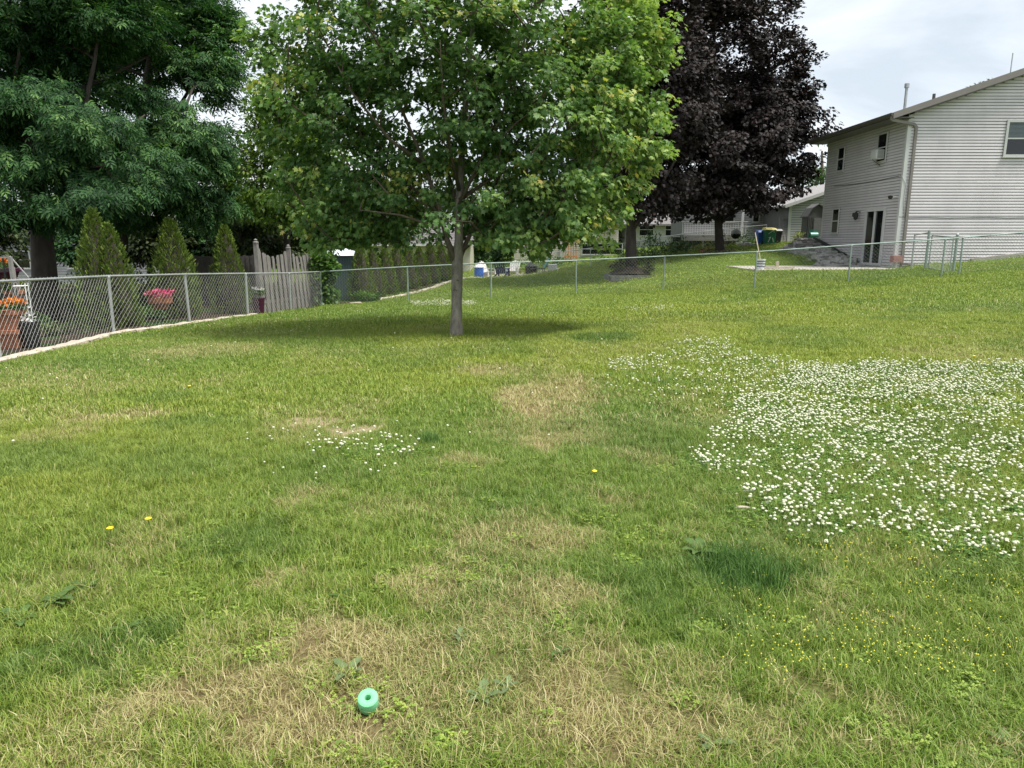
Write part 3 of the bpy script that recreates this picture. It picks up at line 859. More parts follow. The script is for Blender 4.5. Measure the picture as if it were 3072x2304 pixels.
# ---- purple maples beyond the fence
big_tree('purple_maple_tree', 'left purple leaved maple whose trunk rises from a square timber planter', 631, 31.5,
         [(631, 250, 31.5), (631, 225, 31.5), (632, 180, 31.5), (635, 110, 31.5), (638, 30, 31.5)], .25,
         [((631, 232, 31.5), (650, 205, 31), (675, 160, 30.5), (690, 100, 30.5)), ((631, 225, 31.5), (612, 200, 31.5), (590, 160, 31.5))],
         [(628, 60, 31.5, 75, 110, 4), (612, 150, 31.5, 52, 55, 3.0), (645, 180, 31.0, 45, 38, 2.6), (645, -50, 31.5, 70, 60, 3.2), (662, 100, 31, 52, 85, 3.2)],
         560, 84, .165, T_star(), M['lf_purple'], M['bark_dark'], 21, .3, (.5, .9), 'purple maples beyond the chain link fence', var0=.42, vs=.2)
big_tree('purple_maple_tree', 'right purple leaved maple with its dark trunk in a low mulch ring', 719.5, 38,
         [(719, 235, 38), (718, 215, 38), (717, 170, 38), (716, 100, 38), (714, 30, 38)], .23,
         [((719, 226, 38), (740, 200, 37.5), (765, 165, 37), (790, 135, 37)), ((718, 222, 38), (700, 205, 38), (680, 180, 38)), ((717, 190, 38), (745, 140, 37.5), (765, 90, 37.5))],
         [(728, 72, 38, 72, 88, 4.6), (772, 112, 37.5, 46, 52, 3.2), (722, 150, 37.5, 80, 60, 4.4), (700, -15, 38, 66, 60, 4), (752, 190, 37.5, 46, 22, 2.8), (690, 200, 37.5, 48, 24, 2.8), (806, 128, 37.5, 18, 26, 1.8), (798, 165, 38, 22, 26, 1.8), (795, 62, 38, 16, 20, 1.3), (740, 10, 38, 32, 38, 2), (690, 150, 39.5, 60, 60, 2), (740, 120, 40, 60, 60, 2), (680, 90, 36, 40, 70, 2.4), (815, 95, 38, 12, 16, 1)],
         1080, 84, .17, T_star(), M['lf_purple'], M['bark_dark'], 22, .3, (.5, .9), 'purple maples beyond the chain link fence', var0=.45, vs=.2)

# ---- big dark trees on the left
big_tree('ash_tree', 'tall dark green ash with thick trunk at the far left behind the garden fence', 46, 20.5,
         [(45, 280, 20.5), (42, 240, 20.5), (36, 190, 20.5), (30, 120, 20.5), (28, 40, 20.5), (28, -60, 20.5)], .33,
         [((42, 235, 20.5), (60, 190, 20), (80, 130, 20), (95, 60, 20), (105, -20, 20)), ((40, 215, 20.5), (15, 180, 20.5), (-20, 140, 20.5)), ((60, 190, 20), (100, 150, 19.5), (145, 115, 19.5)), ((34, 170, 20.5), (60, 100, 21), (120, 70, 21.5), (170, 45, 22))],
         [(20, 30, 20, 80, 48, 2.4), (100, 20, 20.5, 62, 42, 2.2), (-20, 100, 20, 60, 40, 2.2), (25, 95, 19, 44, 26, 1.3), (90, 130, 19, 40, 24, 1.3), (30, 165, 19, 46, 22, 1.3), (60, -60, 20, 100, 55, 3), (90, 195, 19, 52, 20, 1.4), (20, 210, 19, 44, 15, 1.2), (150, 170, 20, 34, 22, 1.2), (0, 130, 21.5, 50, 30, 1.5), (60, 60, 22.5, 60, 40, 1.5), (120, 95, 21, 30, 14, .8)],
         600, 56, .27, T_pinnate(), M['lf_ash'], M['bark_dark'], 31, .25, (.42, .75), 'dark ash trees on the left', var0=.42, vs=.2, droop=.7, upn=.6, flat=.5)
big_tree('ash_tree', 'second dark green ash right of the thick trunk with rounded crown against the sky', 112, 26,
         [(118, 270, 26), (122, 235, 26), (130, 190, 26), (140, 130, 26), (150, 60, 26), (158, -20, 26)], .26,
         [((124, 225, 26), (150, 190, 25), (180, 160, 24.5), (205, 120, 24)), ((130, 190, 26), (165, 130, 26), (195, 80, 26), (215, 40, 26)), ((128, 200, 26), (100, 160, 26), (80, 120, 26))],
         [(190, 40, 26, 38, 46, 2.4), (160, -30, 26, 70, 48, 3), (212, 72, 25.5, 22, 34, 1.5), (188, 130, 24, 36, 34, 2.0), (160, 152, 24, 36, 22, 1.6), (205, 165, 24.5, 20, 26, 1.3), (130, 50, 27, 44, 40, 2.2), (165, 195, 25, 50, 18, 1.6), (110, 215, 25, 50, 14, 1.5), (210, 205, 25, 20, 20, 1.2), (222, 35, 26, 14, 30, 1.2), (100, 150, 27, 60, 40, 1.6), (150, 100, 27, 20, 10, .8)],
         560, 56, .30, T_pinnate(), M['lf_ash'], M['bark_dark'], 32, .25, (.45, .8), 'dark ash trees on the left', var0=.5, vs=.2, droop=.7, upn=.6, flat=.5)
big_tree('locust_tree', 'pale yellow green tree showing behind the left side of the maple', 285, 30,
         [(286, 262, 30), (288, 220, 30), (290, 170, 30), (292, 120, 30)], .16,
         [((288, 215, 30), (270, 180, 30), (262, 140, 30)), ((289, 190, 30), (312, 150, 30), (325, 120, 30))],
         [(295, 130, 28, 46, 36, 2), (268, 112, 28, 24, 20, 1.2), (310, 165, 28, 40, 30, 1.6), (268, 165, 28, 34, 26, 1.4), (258, 135, 28, 14, 20, .8), (262, 205, 28, 32, 24, 1.4), (300, 205, 28, 36, 24, 1.4)],
         260, 60, .17, T_oval(), M['lf_light'], M['bark_dark'], 33, .2, (.4, .8), var0=.5, vs=.2)
big_tree('broadleaf_tree', 'brownish green small tree between the ash trees and the picket fence', 262, 33,
         [(262, 255, 33), (263, 225, 33), (266, 195, 33)], .14,
         [((263, 235, 33), (245, 215, 33), (230, 200, 33)), ((264, 225, 33), (290, 205, 33), (310, 190, 33))],
         [(245, 205, 33, 42, 30, 2), (300, 215, 33, 52, 30, 2), (350, 222, 34, 48, 24, 2), (225, 232, 32, 32, 18, 1.6), (390, 205, 35, 40, 26, 2)],
         230, 70, .17, T_oval(), M['lf_olive'], M['bark_dark'], 34, .2, (.45, .9), var0=.5, vs=.2)

# ---- far trees closing the view
far = [(-60, 45, 215, 110, 70, 'lf_ash', 'dark round tree far behind at the left frame edge'),
       (70, 60, 225, 70, 42, 'lf_olive', 'olive tree far behind the left garden'),
       (180, 58, 222, 60, 46, 'lf_olive', 'low dark tree behind the garden arborvitaes'),
       (330, 62, 205, 60, 55, 'lf_bush', 'mid green tree behind the grey roofed cottage'),
       (420, 66, 195, 60, 62, 'lf_olive', 'olive brown tree showing through the maple left of its trunk'),
       (500, 70, 200, 66, 58, 'lf_olive', 'olive tree showing through the maple right of its trunk'),
       (580, 64, 205, 54, 52, 'lf_bush', 'green tree above the distant siding house'),
       (822, 60, 180, 22, 48, 'lf_bush', 'green tree peeping between the purple maple and the grey house'),
       (979, 62, 104, 22, 20, 'lf_olive', 'thin topped tree peeping above the grey house roof')]
for i, (px, dep, cy, rx, ry, mk, lab) in enumerate(far):
    gz_ = gd(px, dep)
    big_tree('background_tree', lab, px, dep, [(px, 235, dep), (px, cy, dep), (px, cy - ry * .6, dep)], .25, [],
             [(px, cy, dep, rx * .8, ry * .8, 4), (px - rx * .45, cy + ry * .3, dep, rx * .5, ry * .55, 3), (px + rx * .45, cy + ry * .25, dep, rx * .5, ry * .55, 3), (px, cy + ry * .5, dep, rx * .7, ry * .4, 3), (px, 238, dep, rx * .9, 12, 3)] if rx > 30 else [(px, cy, dep, rx * .6, ry, 2), (px, cy + ry * .6, dep, rx, ry * .6, 3)],
             150 if rx > 30 else 60, 70, .34, T_oval(), M[mk], M['bark_dark'], 60 + i, .15, (.9, 1.7) if rx > 30 else (.5, 1.0), 'background trees', var0=.45, vs=.2, sub=30)

# distant wood closing the horizon: one mass
gW = np.random.default_rng(99)
n = 900; wx = gW.uniform(-150, 170, n); wy = 92 + gW.uniform(-6, 16, n) + .0016 * wx ** 2
hh = 3.5 + 4.5 * noise2(wx, wy * 0, 14, 6, 3)
WC = np.stack([wx, wy, H(wx, wy) + gW.uniform(-.2, 1, n) * hh], 1)
crown('far_wood', T_oval(), WC, 1.7, 30, .75, M['lf_olive'], None, gW, np.array((0, 100, 2.)), droop=.2, var0=.5, vs=.25)
tag(bpy.data.objects['far_wood'], 'far off line of trees closing the horizon behind the houses', 'wood', kind='stuff')
# dark understorey behind the left garden
for i, (px, dep, cy, rx, ry, mk, lab) in enumerate([(-20, 33, 232, 60, 24, 'lf_olive', 'dark understorey tree behind the trellis at the far left'), (85, 36, 236, 52, 20, 'lf_ash', 'dark understorey tree behind the twin topped arborvitae'),
        (150, 34, 235, 40, 20, 'lf_olive', 'dark understorey tree between the twin and the single arborvitae'), (205, 36, 234, 40, 24, 'lf_ash', 'dark understorey tree behind the third garden arborvitae'), (280, 40, 236, 40, 20, 'lf_olive', 'dark understorey tree behind the left panel of the picket fence'), (326, 42, 236, 30, 18, 'lf_bush', 'green understorey tree behind the climbing vine'), (490, 60, 240, 34, 14, 'lf_bush', 'green understorey tree behind the far white chairs')]):
    big_tree('understorey_tree', lab, px, dep, [(px, 245, dep), (px, cy, dep), (px, cy - ry * .6, dep)], .12, [],
             [(px, cy, dep, rx, ry, 1.6), (px, 255, dep, rx * .9, 10, 1.4)], 130, 60, .22, T_oval(), M[mk], M['bark_dark'], 80 + i, .1, (.4, .8), 'understorey trees', var0=.35, vs=.2, sub=40)
# ---- arborvitae
def arborvitae(base, hgt, rad, label, group, seed, peaks=None, n=5200, name='arborvitae'):
    g = np.random.default_rng(seed)
    t = thing(name, (0, 0, 0), label, 'arborvitae', group)
    peaks = peaks or [(0, 0, 1.0, 1.0)]
    core = MB()
    P = []; AX = []; NR = []
    for (ox, oy, hk, rk) in peaks:
        b = np.array(base) + (ox, oy, 0); Hh = hgt * hk; Rr = rad * rk
        prof = [(.72, .0), (.86, .08), (.85, .25), (.66, .5), (.42, .75), (.18, .93), (.01, .985)]
        core.lathe([(Rr * r * .86, z * Hh) for r, z in prof], b, 12)
        m = n // len(peaks)
        u = g.uniform(0, 1, m) ** 1.25
        rz = np.interp(u, [0, .06, .25, .5, .75, .92, 1], [.85, 1, .98, .78, .5, .24, .03]) * Rr
        a = g.uniform(0, 2 * math.pi, m)
        lump = 1 + .15 * np.sin(a * 4 + u * 9 + seed) + .12 * np.sin(a * 7 - u * 19 + seed * 2) + g.normal(0, .05, m)
        rr = rz * lump * g.uniform(.78, 1.0, m)
        p = np.stack([b[0] + rr * np.cos(a), b[1] + rr * np.sin(a), b[2] + u * Hh], 1)
        o = np.stack([np.cos(a), np.sin(a), np.zeros(m)], 1)
        P.append(p); AX.append(o * .45 + np.array((0, 0, 1.)) + g.normal(0, .3, (m, 3)))
        tn = np.stack([-np.sin(a), np.cos(a), np.zeros(m)], 1)
        NR.append(o * g.uniform(-.6, 1, (m, 1)) + tn * g.uniform(-1, 1, (m, 1)))
    core.build('stem', M['bark_dark'], t, smooth=True)  # dark core cone added to fill the foliage from inside, wider than a stem
    P, AX, NR = map(np.concatenate, (P, AX, NR))
    var = np.clip(.45 + g.normal(0, .2, len(P)), 0, 1)
    o = leaves('foliage', T_spray(), P, AX, NR, g.uniform(.09, .19, len(P)) * max(.7, rad * 1.3), var, M['lf_arb'], t); o['kind'] = 'stuff'
    return t

def garb(px, dep, top_y, w_px, label, group, seed, peaks=None, n=5200):
    b = gd(px, dep); top = U(px, top_y, dep - .3)
    return arborvitae(b, top[2] - b[2], w_px * dep / F / 2, label, group, seed, peaks, n)
garb(111, 17.2, 212, 50, 'twin topped arborvitae behind the first fence post on the left', 'conical arborvitaes in the left garden', 1, [(-.14, 0, 1.0, .88), (.17, .05, .88, .82)], 7500)
garb(178, 20.6, 221, 44, 'single pointed arborvitae beside the hanging pink flower basket', 'conical arborvitaes in the left garden', 2)
garb(231, 22.6, 227, 35, 'slimmest arborvitae of the left garden next to the picket fence', 'conical arborvitaes in the left garden', 3)
hedge_desc = ['first hedge arborvitae beside the grey green shed', 'second hedge arborvitae from the grey green shed', 'third hedge arborvitae from the grey green shed', 'fourth hedge arborvitae from the grey green shed', 'fifth hedge arborvitae from the grey green shed',
              'sixth hedge arborvitae from the grey green shed', 'seventh hedge arborvitae, partly behind the maple trunk', 'eighth hedge arborvitae, just left of the maple trunk', 'last hedge arborvitae at the far end behind the maple trunk']
for i, dsc in enumerate(hedge_desc):
    dep = 28.2 + i * 1.55; px = 362 + i * 12.2 - i * i * .12
    garb(px, dep, 246 + (i % 3) * 2 - i * .4 , 26 - i * .9, dsc, 'arborvitae hedge row beyond the fence', 10 + i, n=2400)

# ---- bushes
def bush(name, px, dep, w, hgt, m, label, seed, T=None, n=26, per=60, size=.08, group=None, cat='bush', crad=None, loc=None, stems=True):
    g = np.random.default_rng(seed)
    b = np.array(loc) if loc is not None else gd(px, dep)
    t = thing(name, (0, 0, 0), label, cat, group)
    d = norm(g.normal(size=(n, 3))); d[:, 2] = np.abs(d[:, 2])
    C = b + d * np.array((w / 2, w / 2 * .8, hgt * .8)) * g.uniform(.4, .95, (n, 1)) + (0, 0, hgt * .08)
    if stems:
        s = MB()
        for c in C: s.tube([b + (0, 0, -.05), b * .5 + c * .5 + (0, 0, .03), c], [.012, .009, .004], 4)
        s.build('stems', M['bark_dark'], t)
    crown('foliage', T or T_oval(), C, crad or min(w, hgt) * .28, per, size, m, t, g, b + (0, 0, hgt * .3), droop=.1, upn=.6, flat=.8)
    return t

# tall vine bush at the fence corner: a stack of lobes
vb = gd(327, 25.6)
g5 = np.random.default_rng(88)
vine = thing('vine_bush', (0, 0, 0), 'bright green climbing vine filling the corner right of the picket fence', 'vine')
VC = np.array([vb + (g5.uniform(-.28, .28) + .08 * math.sin(k), g5.uniform(-.35, .2), .1 + 1.75 * (k / 44)) for k in range(45)])
s_ = MB()
for q in range(7): s_.tube([vb + (q * .1 - .3, 0, -.05), vb + (q * .09 - .25, 0, .9), vb + (q * .07 - .2, 0, 1.75)], [.015, .012, .006], 4)
s_.build('stems', M['bark_dark'], vine)
crown('foliage', T_star(), VC, .22, 60, .11, M['lf_vine'], vine, g5, vb + (0, 0, .9), droop=.5, upn=.5, flat=.9)
bush('shrub', 366, 26.2, 1.0, .55, M['lf_vine'], 'low round bright green shrub behind the fence, left of the hedge', 41, n=22, per=70, size=.09)



# ------------------------------------------------------------------ chain link fences
def chain_fence(name, pts, hgt, label, mats, post_at=None, term=(), r_post=.028, pitch=.075, group=None, knuckles=False, wr=.0022, post_h=None):
    """pts: ground points of the line; posts at post_at (list of indices) on pts"""
    pm, wm = mats
    t = thing(name, (0, 0, 0), label, 'chain link fence', group)
    pts = [np.array(p, float) for p in pts]
    post_at = range(len(pts)) if post_at is None else post_at
    rng_ = random.Random(5)
    for i in post_at:
        p = pts[i]; rp = r_post * (1.35 if i in term else 1)
        ln = (rng_.uniform(-.02, .02), rng_.uniform(-.02, .02))
        po = MB().tube([p + (0, 0, -.15), p + (ln[0], ln[1], hgt - .02)], rp, 10).build('post', pm, t, smooth=False)
        MB().lathe([(rp * 1.15, -.03), (rp * 1.2, .0), (rp * .9, .03), (.001, .045)], p + (ln[0], ln[1], hgt - .02), 10).build('post_cap', pm, po)
    for i in range(len(pts) - 1):
        MB().tube([pts[i] + (0, 0, hgt), pts[i + 1] + (0, 0, hgt)], .021, 8).build('top_rail', pm, t)
    # wires: both diagonal families, following the line
    seg = [0]
    for i in range(len(pts) - 1): seg.append(seg[-1] + np.linalg.norm(pts[i + 1][:2] - pts[i][:2]))
    L = seg[-1]; P = np.array(pts)
    def at(s_, z):
        s_ = min(max(s_, 0), L)
        return np.array((np.interp(s_, seg, P[:, 0]), np.interp(s_, seg, P[:, 1]), np.interp(s_, seg, P[:, 2]) + z))
    z0, z1 = .03, hgt - .01
    Hh = z1 - z0; V = []; Fc = []
    n = int(L / pitch) + 1
    for fam in (1, -1):
        for k in range(-int(Hh / pitch) - 1, n + 1):
            a = k * pitch if fam > 0 else k * pitch + Hh
            b = a + fam * Hh
            sa, sb = a, b
            za, zb = z0, z1
            lo, hi = (sa, sb) if sa < sb else (sb, sa)
            if hi <= 0 or lo >= L: continue
            def clipz(s_): return z0 + Hh * (s_ - sa) / (sb - sa)
            s0, s1 = sa, sb
            if s0 < 0: s0 = 0
            if s0 > L: s0 = L
            if s1 < 0: s1 = 0
            if s1 > L: s1 = L
            qs = np.linspace(s0, s1, 5)
            pl = [at(q, clipz(q)) for q in qs]
            if knuckles and abs(s1 - sb) < 1e-6:
                e = pl[-1] + (pl[-1] - pl[-2]) / (np.linalg.norm(pl[-1] - pl[-2]) + 1e-9) * .06; pl.append(e)
            base_ = len(V)
            for q in pl:
                V += [q + (wr, 0, wr * .6), q + (-wr, 0, wr * .6), q + (0, wr, -wr)]
            for i in range(len(pl) - 1):
                o_ = base_ + i * 3
                for a_ in range(3):
                    b_ = (a_ + 1) % 3
                    Fc.append((o_ + a_, o_ + b_, o_ + 3 + b_, o_ + 3 + a_))
    w = raw_mesh('wire_mesh', np.array(V), np.array(Fc), wm, t); w['kind'] = 'stuff'
    return t

LFH = 1.22
lfp = [U(*c) for c in lf_px]
lfp = [np.array((p[0], p[1], h(p[0], p[1]))) for p in lfp]
chain_fence('chain_link_fence', lfp, LFH, 'galvanised chain link fence along the left garden with knuckled top edge', (M['galv'], M['wire_l']), knuckles=True, r_post=.032, wr=.0021, pitch=.125)
rf_px = [(322, 307, 25.2), (408, 302, 25), (491, 298.4, 24.8), (576, 294.4, 25.6), (663, 290.4, 25.6), (754, 288, 24.3), (848, 282.4, 23.7), (941, 277, 23.3), (959, 274.8, 23.3), (1050, 267, 23.8), (1150, 258, 24.5)]
rfp = [U(*c) for c in rf_px]; rfp = [np.array((p[0], p[1], h(p[0], p[1]))) for p in rfp]
chain_fence('chain_link_fence', rfp, LFH, 'green tinged chain link fence crossing behind the lawn from vine to grey house', (M['galv_green'], M['wire_old']), r_post=.028, wr=.0026, pitch=.115, term=(0,))
# a second fence further back
bf = [gd(538, 44), gd(590, 42), gd(637, 41), gd(684, 44), gd(722, 45), gd(765, 44)]
chain_fence('chain_link_fence', bf, 1.15, 'far chain link fence crossing behind the purple maple trunks', (M['galv'], M['wire_old']), r_post=.025, pitch=.16, wr=.003)

# gate, standing ajar behind the right end of the lawn fence
hp = gd(889, 26.2)[:3]; lp_ = gd(957.5, 24.3)
gate = thing('fence_gate', (0, 0, 0), 'chain link gate standing ajar beside the corner of the grey house', 'gate')
a0 = np.array(hp); b0 = np.array(lp_)
hpp = gd(896, 26.0); epp = gd(882.5, 27.6)
ch_ = 1.45
pg = MB().tube([np.array(gd(890.5, 26.0)) + (0, 0, -.1), np.array(gd(890.5, 26.0)) + (0, 0, 0)], .01, 4)
A_ = gd(925, 26.2); B_ = gd(949.5, 24.6); E_ = gd(911, 27.4)
posts = thing('gate_posts', (0, 0, 0), 'two tall steel gate posts with a short rail by the grey house corner', 'fence posts')
MB().tube([A_ + (0, 0, -.1), A_ + (0, 0, 1.42)], .045, 12).build('post', M['galv_green'], posts)
MB().tube([E_ + (0, 0, -.1), E_ + (0, 0, 1.38)], .032, 10).build('post', M['galv'], posts)
MB().tube([E_ + (0, 0, 1.34), A_ + (0, 0, 1.34)], .02, 8).build('rail', M['galv'], posts)
ga = A_ + (.12, 0, .06); gb_ = B_ + (0, 0, .02)
gh = 1.18
fr = MB().tube([ga, ga + (0, 0, gh), gb_ + (0, 0, gh), gb_, ga], .021, 8)
fr.build('gate_frame', M['galv_green'], gate)
gmesh = []
V = []; Fc = []
for fam in (1, -1):
    L_ = np.linalg.norm((gb_ - ga)[:2]); n_ = int((L_ + gh) / .09)
    for k in range(n_ + 1):
        if fam > 0: s0, s1 = k * .09 - gh, k * .09
        else: s0, s1 = k * .09, k * .09 - gh
        def pt(s_):
            u = min(max(s_, 0), L_); v = (u - s0) / (s1 - s0) * gh
            return ga + (gb_ - ga) * (u / L_) + (0, 0, v)
        p, q = pt(s0), pt(s1); o_ = len(V)
        for z in (p, q): V += [z + (.0025, 0, .0015), z + (-.0025, 0, .0015), z + (0, .0025, -.0025)]
        Fc += [(o_, o_ + 1, o_ + 4, o_ + 3), (o_ + 1, o_ + 2, o_ + 5, o_ + 4), (o_ + 2, o_, o_ + 3, o_ + 5)]
w = raw_mesh('wire_mesh', np.array(V), np.array(Fc), M['wire'], gate); w['kind'] = 'stuff'
L2 = gd(953, 24.7)
lt = thing('latch_post', (0, 0, 0), 'thick steel post where the open chain link gate latches', 'fence post')
MB().tube([L2 + (0, 0, -.1), L2 + (0, 0, 1.26)], .045, 12).build('post', M['galv_green'], lt)
MB().lathe([(.05, 0), (.052, .02), (.03, .06), (.001, .07)], L2 + (0, 0, 1.26), 12).build('post_cap', M['galv'], lt)

# ------------------------------------------------------------------ weathered picket fence
pk = thing('picket_fence', (0, 0, 0), 'weathered grey wooden picket fence with two scalloped leaning panels', 'picket fence')
pa = gd(262.5, 21.6); pb = gd(318, 26.0)
pa = np.array((pa[0], pa[1], h(pa[0], pa[1]))); pb = np.array((pb[0], pb[1], h(pb[0], pb[1])))
dirv = (pb - pa) / np.linalg.norm((pb - pa)[:2]); Lp = np.linalg.norm((pb - pa)[:2])
npk = 27
for i in range(npk):
    s_ = Lp * (i + .4) / npk
    ph = (i % 13.5) / 13.5
    sc_ = 1.78 + .22 * (2 * abs(ph - .5)) ** 1.6 + random.uniform(-.02, .02)
    p = pa + dirv * s_; p = np.array((p[0], p[1], h(p[0], p[1])))
    lean = .04 + .13 * i / npk + random.uniform(-.015, .015)
    w_ = .058
    mb2 = MB()
    out = [(-w_, 0), (w_, 0), (w_, sc_ - .05), (w_ * .6, sc_), (-w_ * .6, sc_), (-w_, sc_ - .05)]
    mb2.prism(out, 'y', -.011, .011)
    V = mb2.v[0]; ang = math.atan2(dirv[1], dirv[0]) * .9 + random.uniform(-.04, .04)
    x_, z_ = V[:, 0].copy() - V[:, 2] * lean, V[:, 2].copy(); y_ = V[:, 1].copy()
    off = .025 if i % 2 else -.025
    V[:, 0] = p[0] + x_ * math.cos(ang) - (y_ + off) * math.sin(ang)
    V[:, 1] = p[1] + x_ * math.sin(ang) + (y_ + off) * math.cos(ang)
    V[:, 2] = p[2] + z_ - .03
    mb2.v[0] = V
    mb2.build('picket', M['picket'], pk)
for k, hz in enumerate((.35, 1.2)):
    MB().bar(pa + (0, .06, hz), pb + (-.16, .06, hz), .04, .09).build('rail', M['picket'], pk)
for k, (s_, hh_) in enumerate(((-.10, 2.12), (Lp * .49, 2.04))):
    p = pa + dirv * s_; p[2] = h(p[0], p[1])
    MB().box(p + (0, -.02, hh_ / 2), (.12, .12, hh_)).build('post', M['picket'], pk)
    MB().lathe([(.085, 0), (.085, .03), (.04, .05), (.055, .09), (.001, .13)], p + (0, -.02, hh_), 10).build('post_cap', M['picket'], pk)
# darker board fence running left behind the arborvitaes
bdp = [gd(262, 25.5), gd(196, 27.5)]
bdf = thing('board_fence', (0, 0, 0), 'dark shaded board fence behind the three garden arborvitaes', 'board fence')
nb_ = 30
for i in range(nb_):
    p = bdp[0] * (1 - i / nb_) + bdp[1] * (i / nb_); p = np.array((p[0], p[1], h(p[0], p[1])))
    hh_ = 1.85 + random.uniform(-.03, .03)
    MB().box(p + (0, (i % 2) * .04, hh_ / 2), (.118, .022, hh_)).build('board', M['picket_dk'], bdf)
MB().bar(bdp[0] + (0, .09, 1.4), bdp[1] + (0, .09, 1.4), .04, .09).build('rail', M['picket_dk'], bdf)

# ------------------------------------------------------------------ edging stones
def stone(p, sz, rz, m, parent, seed, name='stone'):
    g = random.Random(seed); bm = bmesh.new()
    bmesh.ops.create_cube(bm, size=1)
    bmesh.ops.bevel(bm, geom=list(bm.edges), offset=.12, segments=1, affect='EDGES')
    for v in bm.verts:
        v.co += Vector((g.uniform(-.07, .07), g.uniform(-.07, .07), g.uniform(-.06, .06)))
        v.co.x *= sz[0]; v.co.y *= sz[1]; v.co.z *= sz[2]
    me = bpy.data.meshes.new(name); bm.to_mesh(me); bm.free(); me.materials.append(m)
    o = bpy.data.objects.new(name, me); o.location = Vector(p); o.rotation_euler = (g.uniform(-.05, .05), g.uniform(-.05, .05), rz)
    return link(o, parent)

def edging(name, line, w, lab, m, lens=(.35, .6), hgt=.09, seed=1):
    t = thing(name, (0, 0, 0), lab, 'edging'); g = random.Random(seed)
    P = np.array(line); sg = [0]
    for i in range(len(P) - 1): sg.append(sg[-1] + np.linalg.norm((P[i + 1] - P[i])[:2]))
    s_ = 0; k = 0
    while s_ < sg[-1] and k < 290:
        l = g.uniform(*lens); a = s_ + l / 2
        x, y = np.interp(a, sg, P[:, 0]), np.interp(a, sg, P[:, 1]); x2, y2 = np.interp(a + .1, sg, P[:, 0]), np.interp(a + .1, sg, P[:, 1])
        an = math.atan2(y2 - y, x2 - x) if (x2, y2) != (x, y) else 0
        stone((x + g.uniform(-.02, .02), y, h(x, y) + hgt * .22), (l * .97, w * g.uniform(.85, 1.1), hgt), an, m, t, seed * 1000 + k); s_ += l; k += 1
    return t
el = [p + np.array((.17, -.05, 0)) for p in lfp[:-1]] + [pa + np.array((.1, -.25, 0))]
el = [p for p in el[:5]]
edging('garden_edging', el, .24, 'row of flat pale tan stones edging the lawn under the left chain link fence', M['stone_lt'], seed=3)
edging('hedge_edging', [U(352, 306.5, 25.6), U(373, 302, 26.5), U(395, 297.5, 29), U(420, 292, 32), U(442, 285.5, 36), U(463, 279, 40)], .26, 'curving pale stone edging in front of the arborvitae hedge row', M['stone_lt'], seed=4, lens=(.4, .7))
edging('patio_edging', [gd(463, 40.3), gd(491, 41.5), gd(515, 42.5), gd(535, 43.0), gd(556, 44.0)], .26, 'pale stone edging in front of the far white garden chairs', M['stone_lt'], seed=5, lens=(.4, .7))

# ------------------------------------------------------------------ the grey two storey house
XA, YA, ZB, ZE = 15.36, 28.9, .35, 6.42
YB = 36.0; XR = XA + 12.0; SL = .335
RIDX = XA + 6.0
house = thing('grey_house', (0, 0, 0), 'two storey grey vinyl sided house with gable wall facing the lawn', 'house')
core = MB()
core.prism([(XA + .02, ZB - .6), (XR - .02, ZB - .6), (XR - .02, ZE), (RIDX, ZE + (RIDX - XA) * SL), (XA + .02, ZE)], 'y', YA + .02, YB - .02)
core.build('wall', M['siding_shade'], house)
foot = MB().box(((XA + XR) / 2, (YA + YB) / 2, .15), (XR - XA - .02, YB - YA - .02, 1.0)).build('foundation', M['concrete'], house)
EXP = .115
def siding(parent, ax, fixed, a, b, z0, z1, outward, clipf=None, m=None, exp=EXP, stagger=None):
    """lap boards on a wall; ax = axis along the wall"""
    z = z0; m = m or M['siding']; k = 0
    while z < z1 - .02 and k < 140:
        zt = min(z + exp, z1)
        a_, b_ = a, b
        if clipf: a_, b_ = clipf(zt)
        if b_ - a_ < .1: break
        o1 = outward * .034; o2 = outward * .004
        # clapboard section: thick at the foot, thin at the head
        gp_ = exp * .19
        prof = [(fixed + outward * .001, z + gp_), (fixed + o1, z + gp_), (fixed + o1, z + gp_ + .008), (fixed + o1 * .6, zt - .001), (fixed + outward * .001, zt - .001)]
        cuts = [a_, b_]
        if stagger:
            c_ = a + stagger[k % len(stagger)]
            if a_ + .5 < c_ < b_ - .5: cuts = [a_, c_, b_]
        for ca, cb in zip(cuts[:-1], cuts[1:]):
            mb3 = MB()
            mb3.prism(prof, ax, ca + (.004 if ca != a_ else 0), cb)
            mb3.build('siding_board', m, parent)
        z += exp; k += 1
def gclip(z):
    if z <= ZE: return XA + .10, XR - .1
    d = (z - ZE) / SL
    return XA + d + .02, XR - d - .02
siding(house, 'x', YA, XA, XR, .45, ZE + (RIDX - XA) * SL - .1, -1, gclip, stagger=(1.2, 3.6, 2.1, 4.4, .9, 2.9))
siding(house, 'y', XA, YA + .10, YB - .08, .45, ZE, -1, stagger=(1.5, 4.6, 3.0))
MB().box((XA + .03, YA + .03, (ZE + .45) / 2), (.14, .14, ZE - .45)).build('corner_trim', M['trim'], house)
MB().box((XA + .03, YB - .03, (ZE + .45) / 2), (.10, .10, ZE - .45)).build('corner_trim', M['trim'], house)
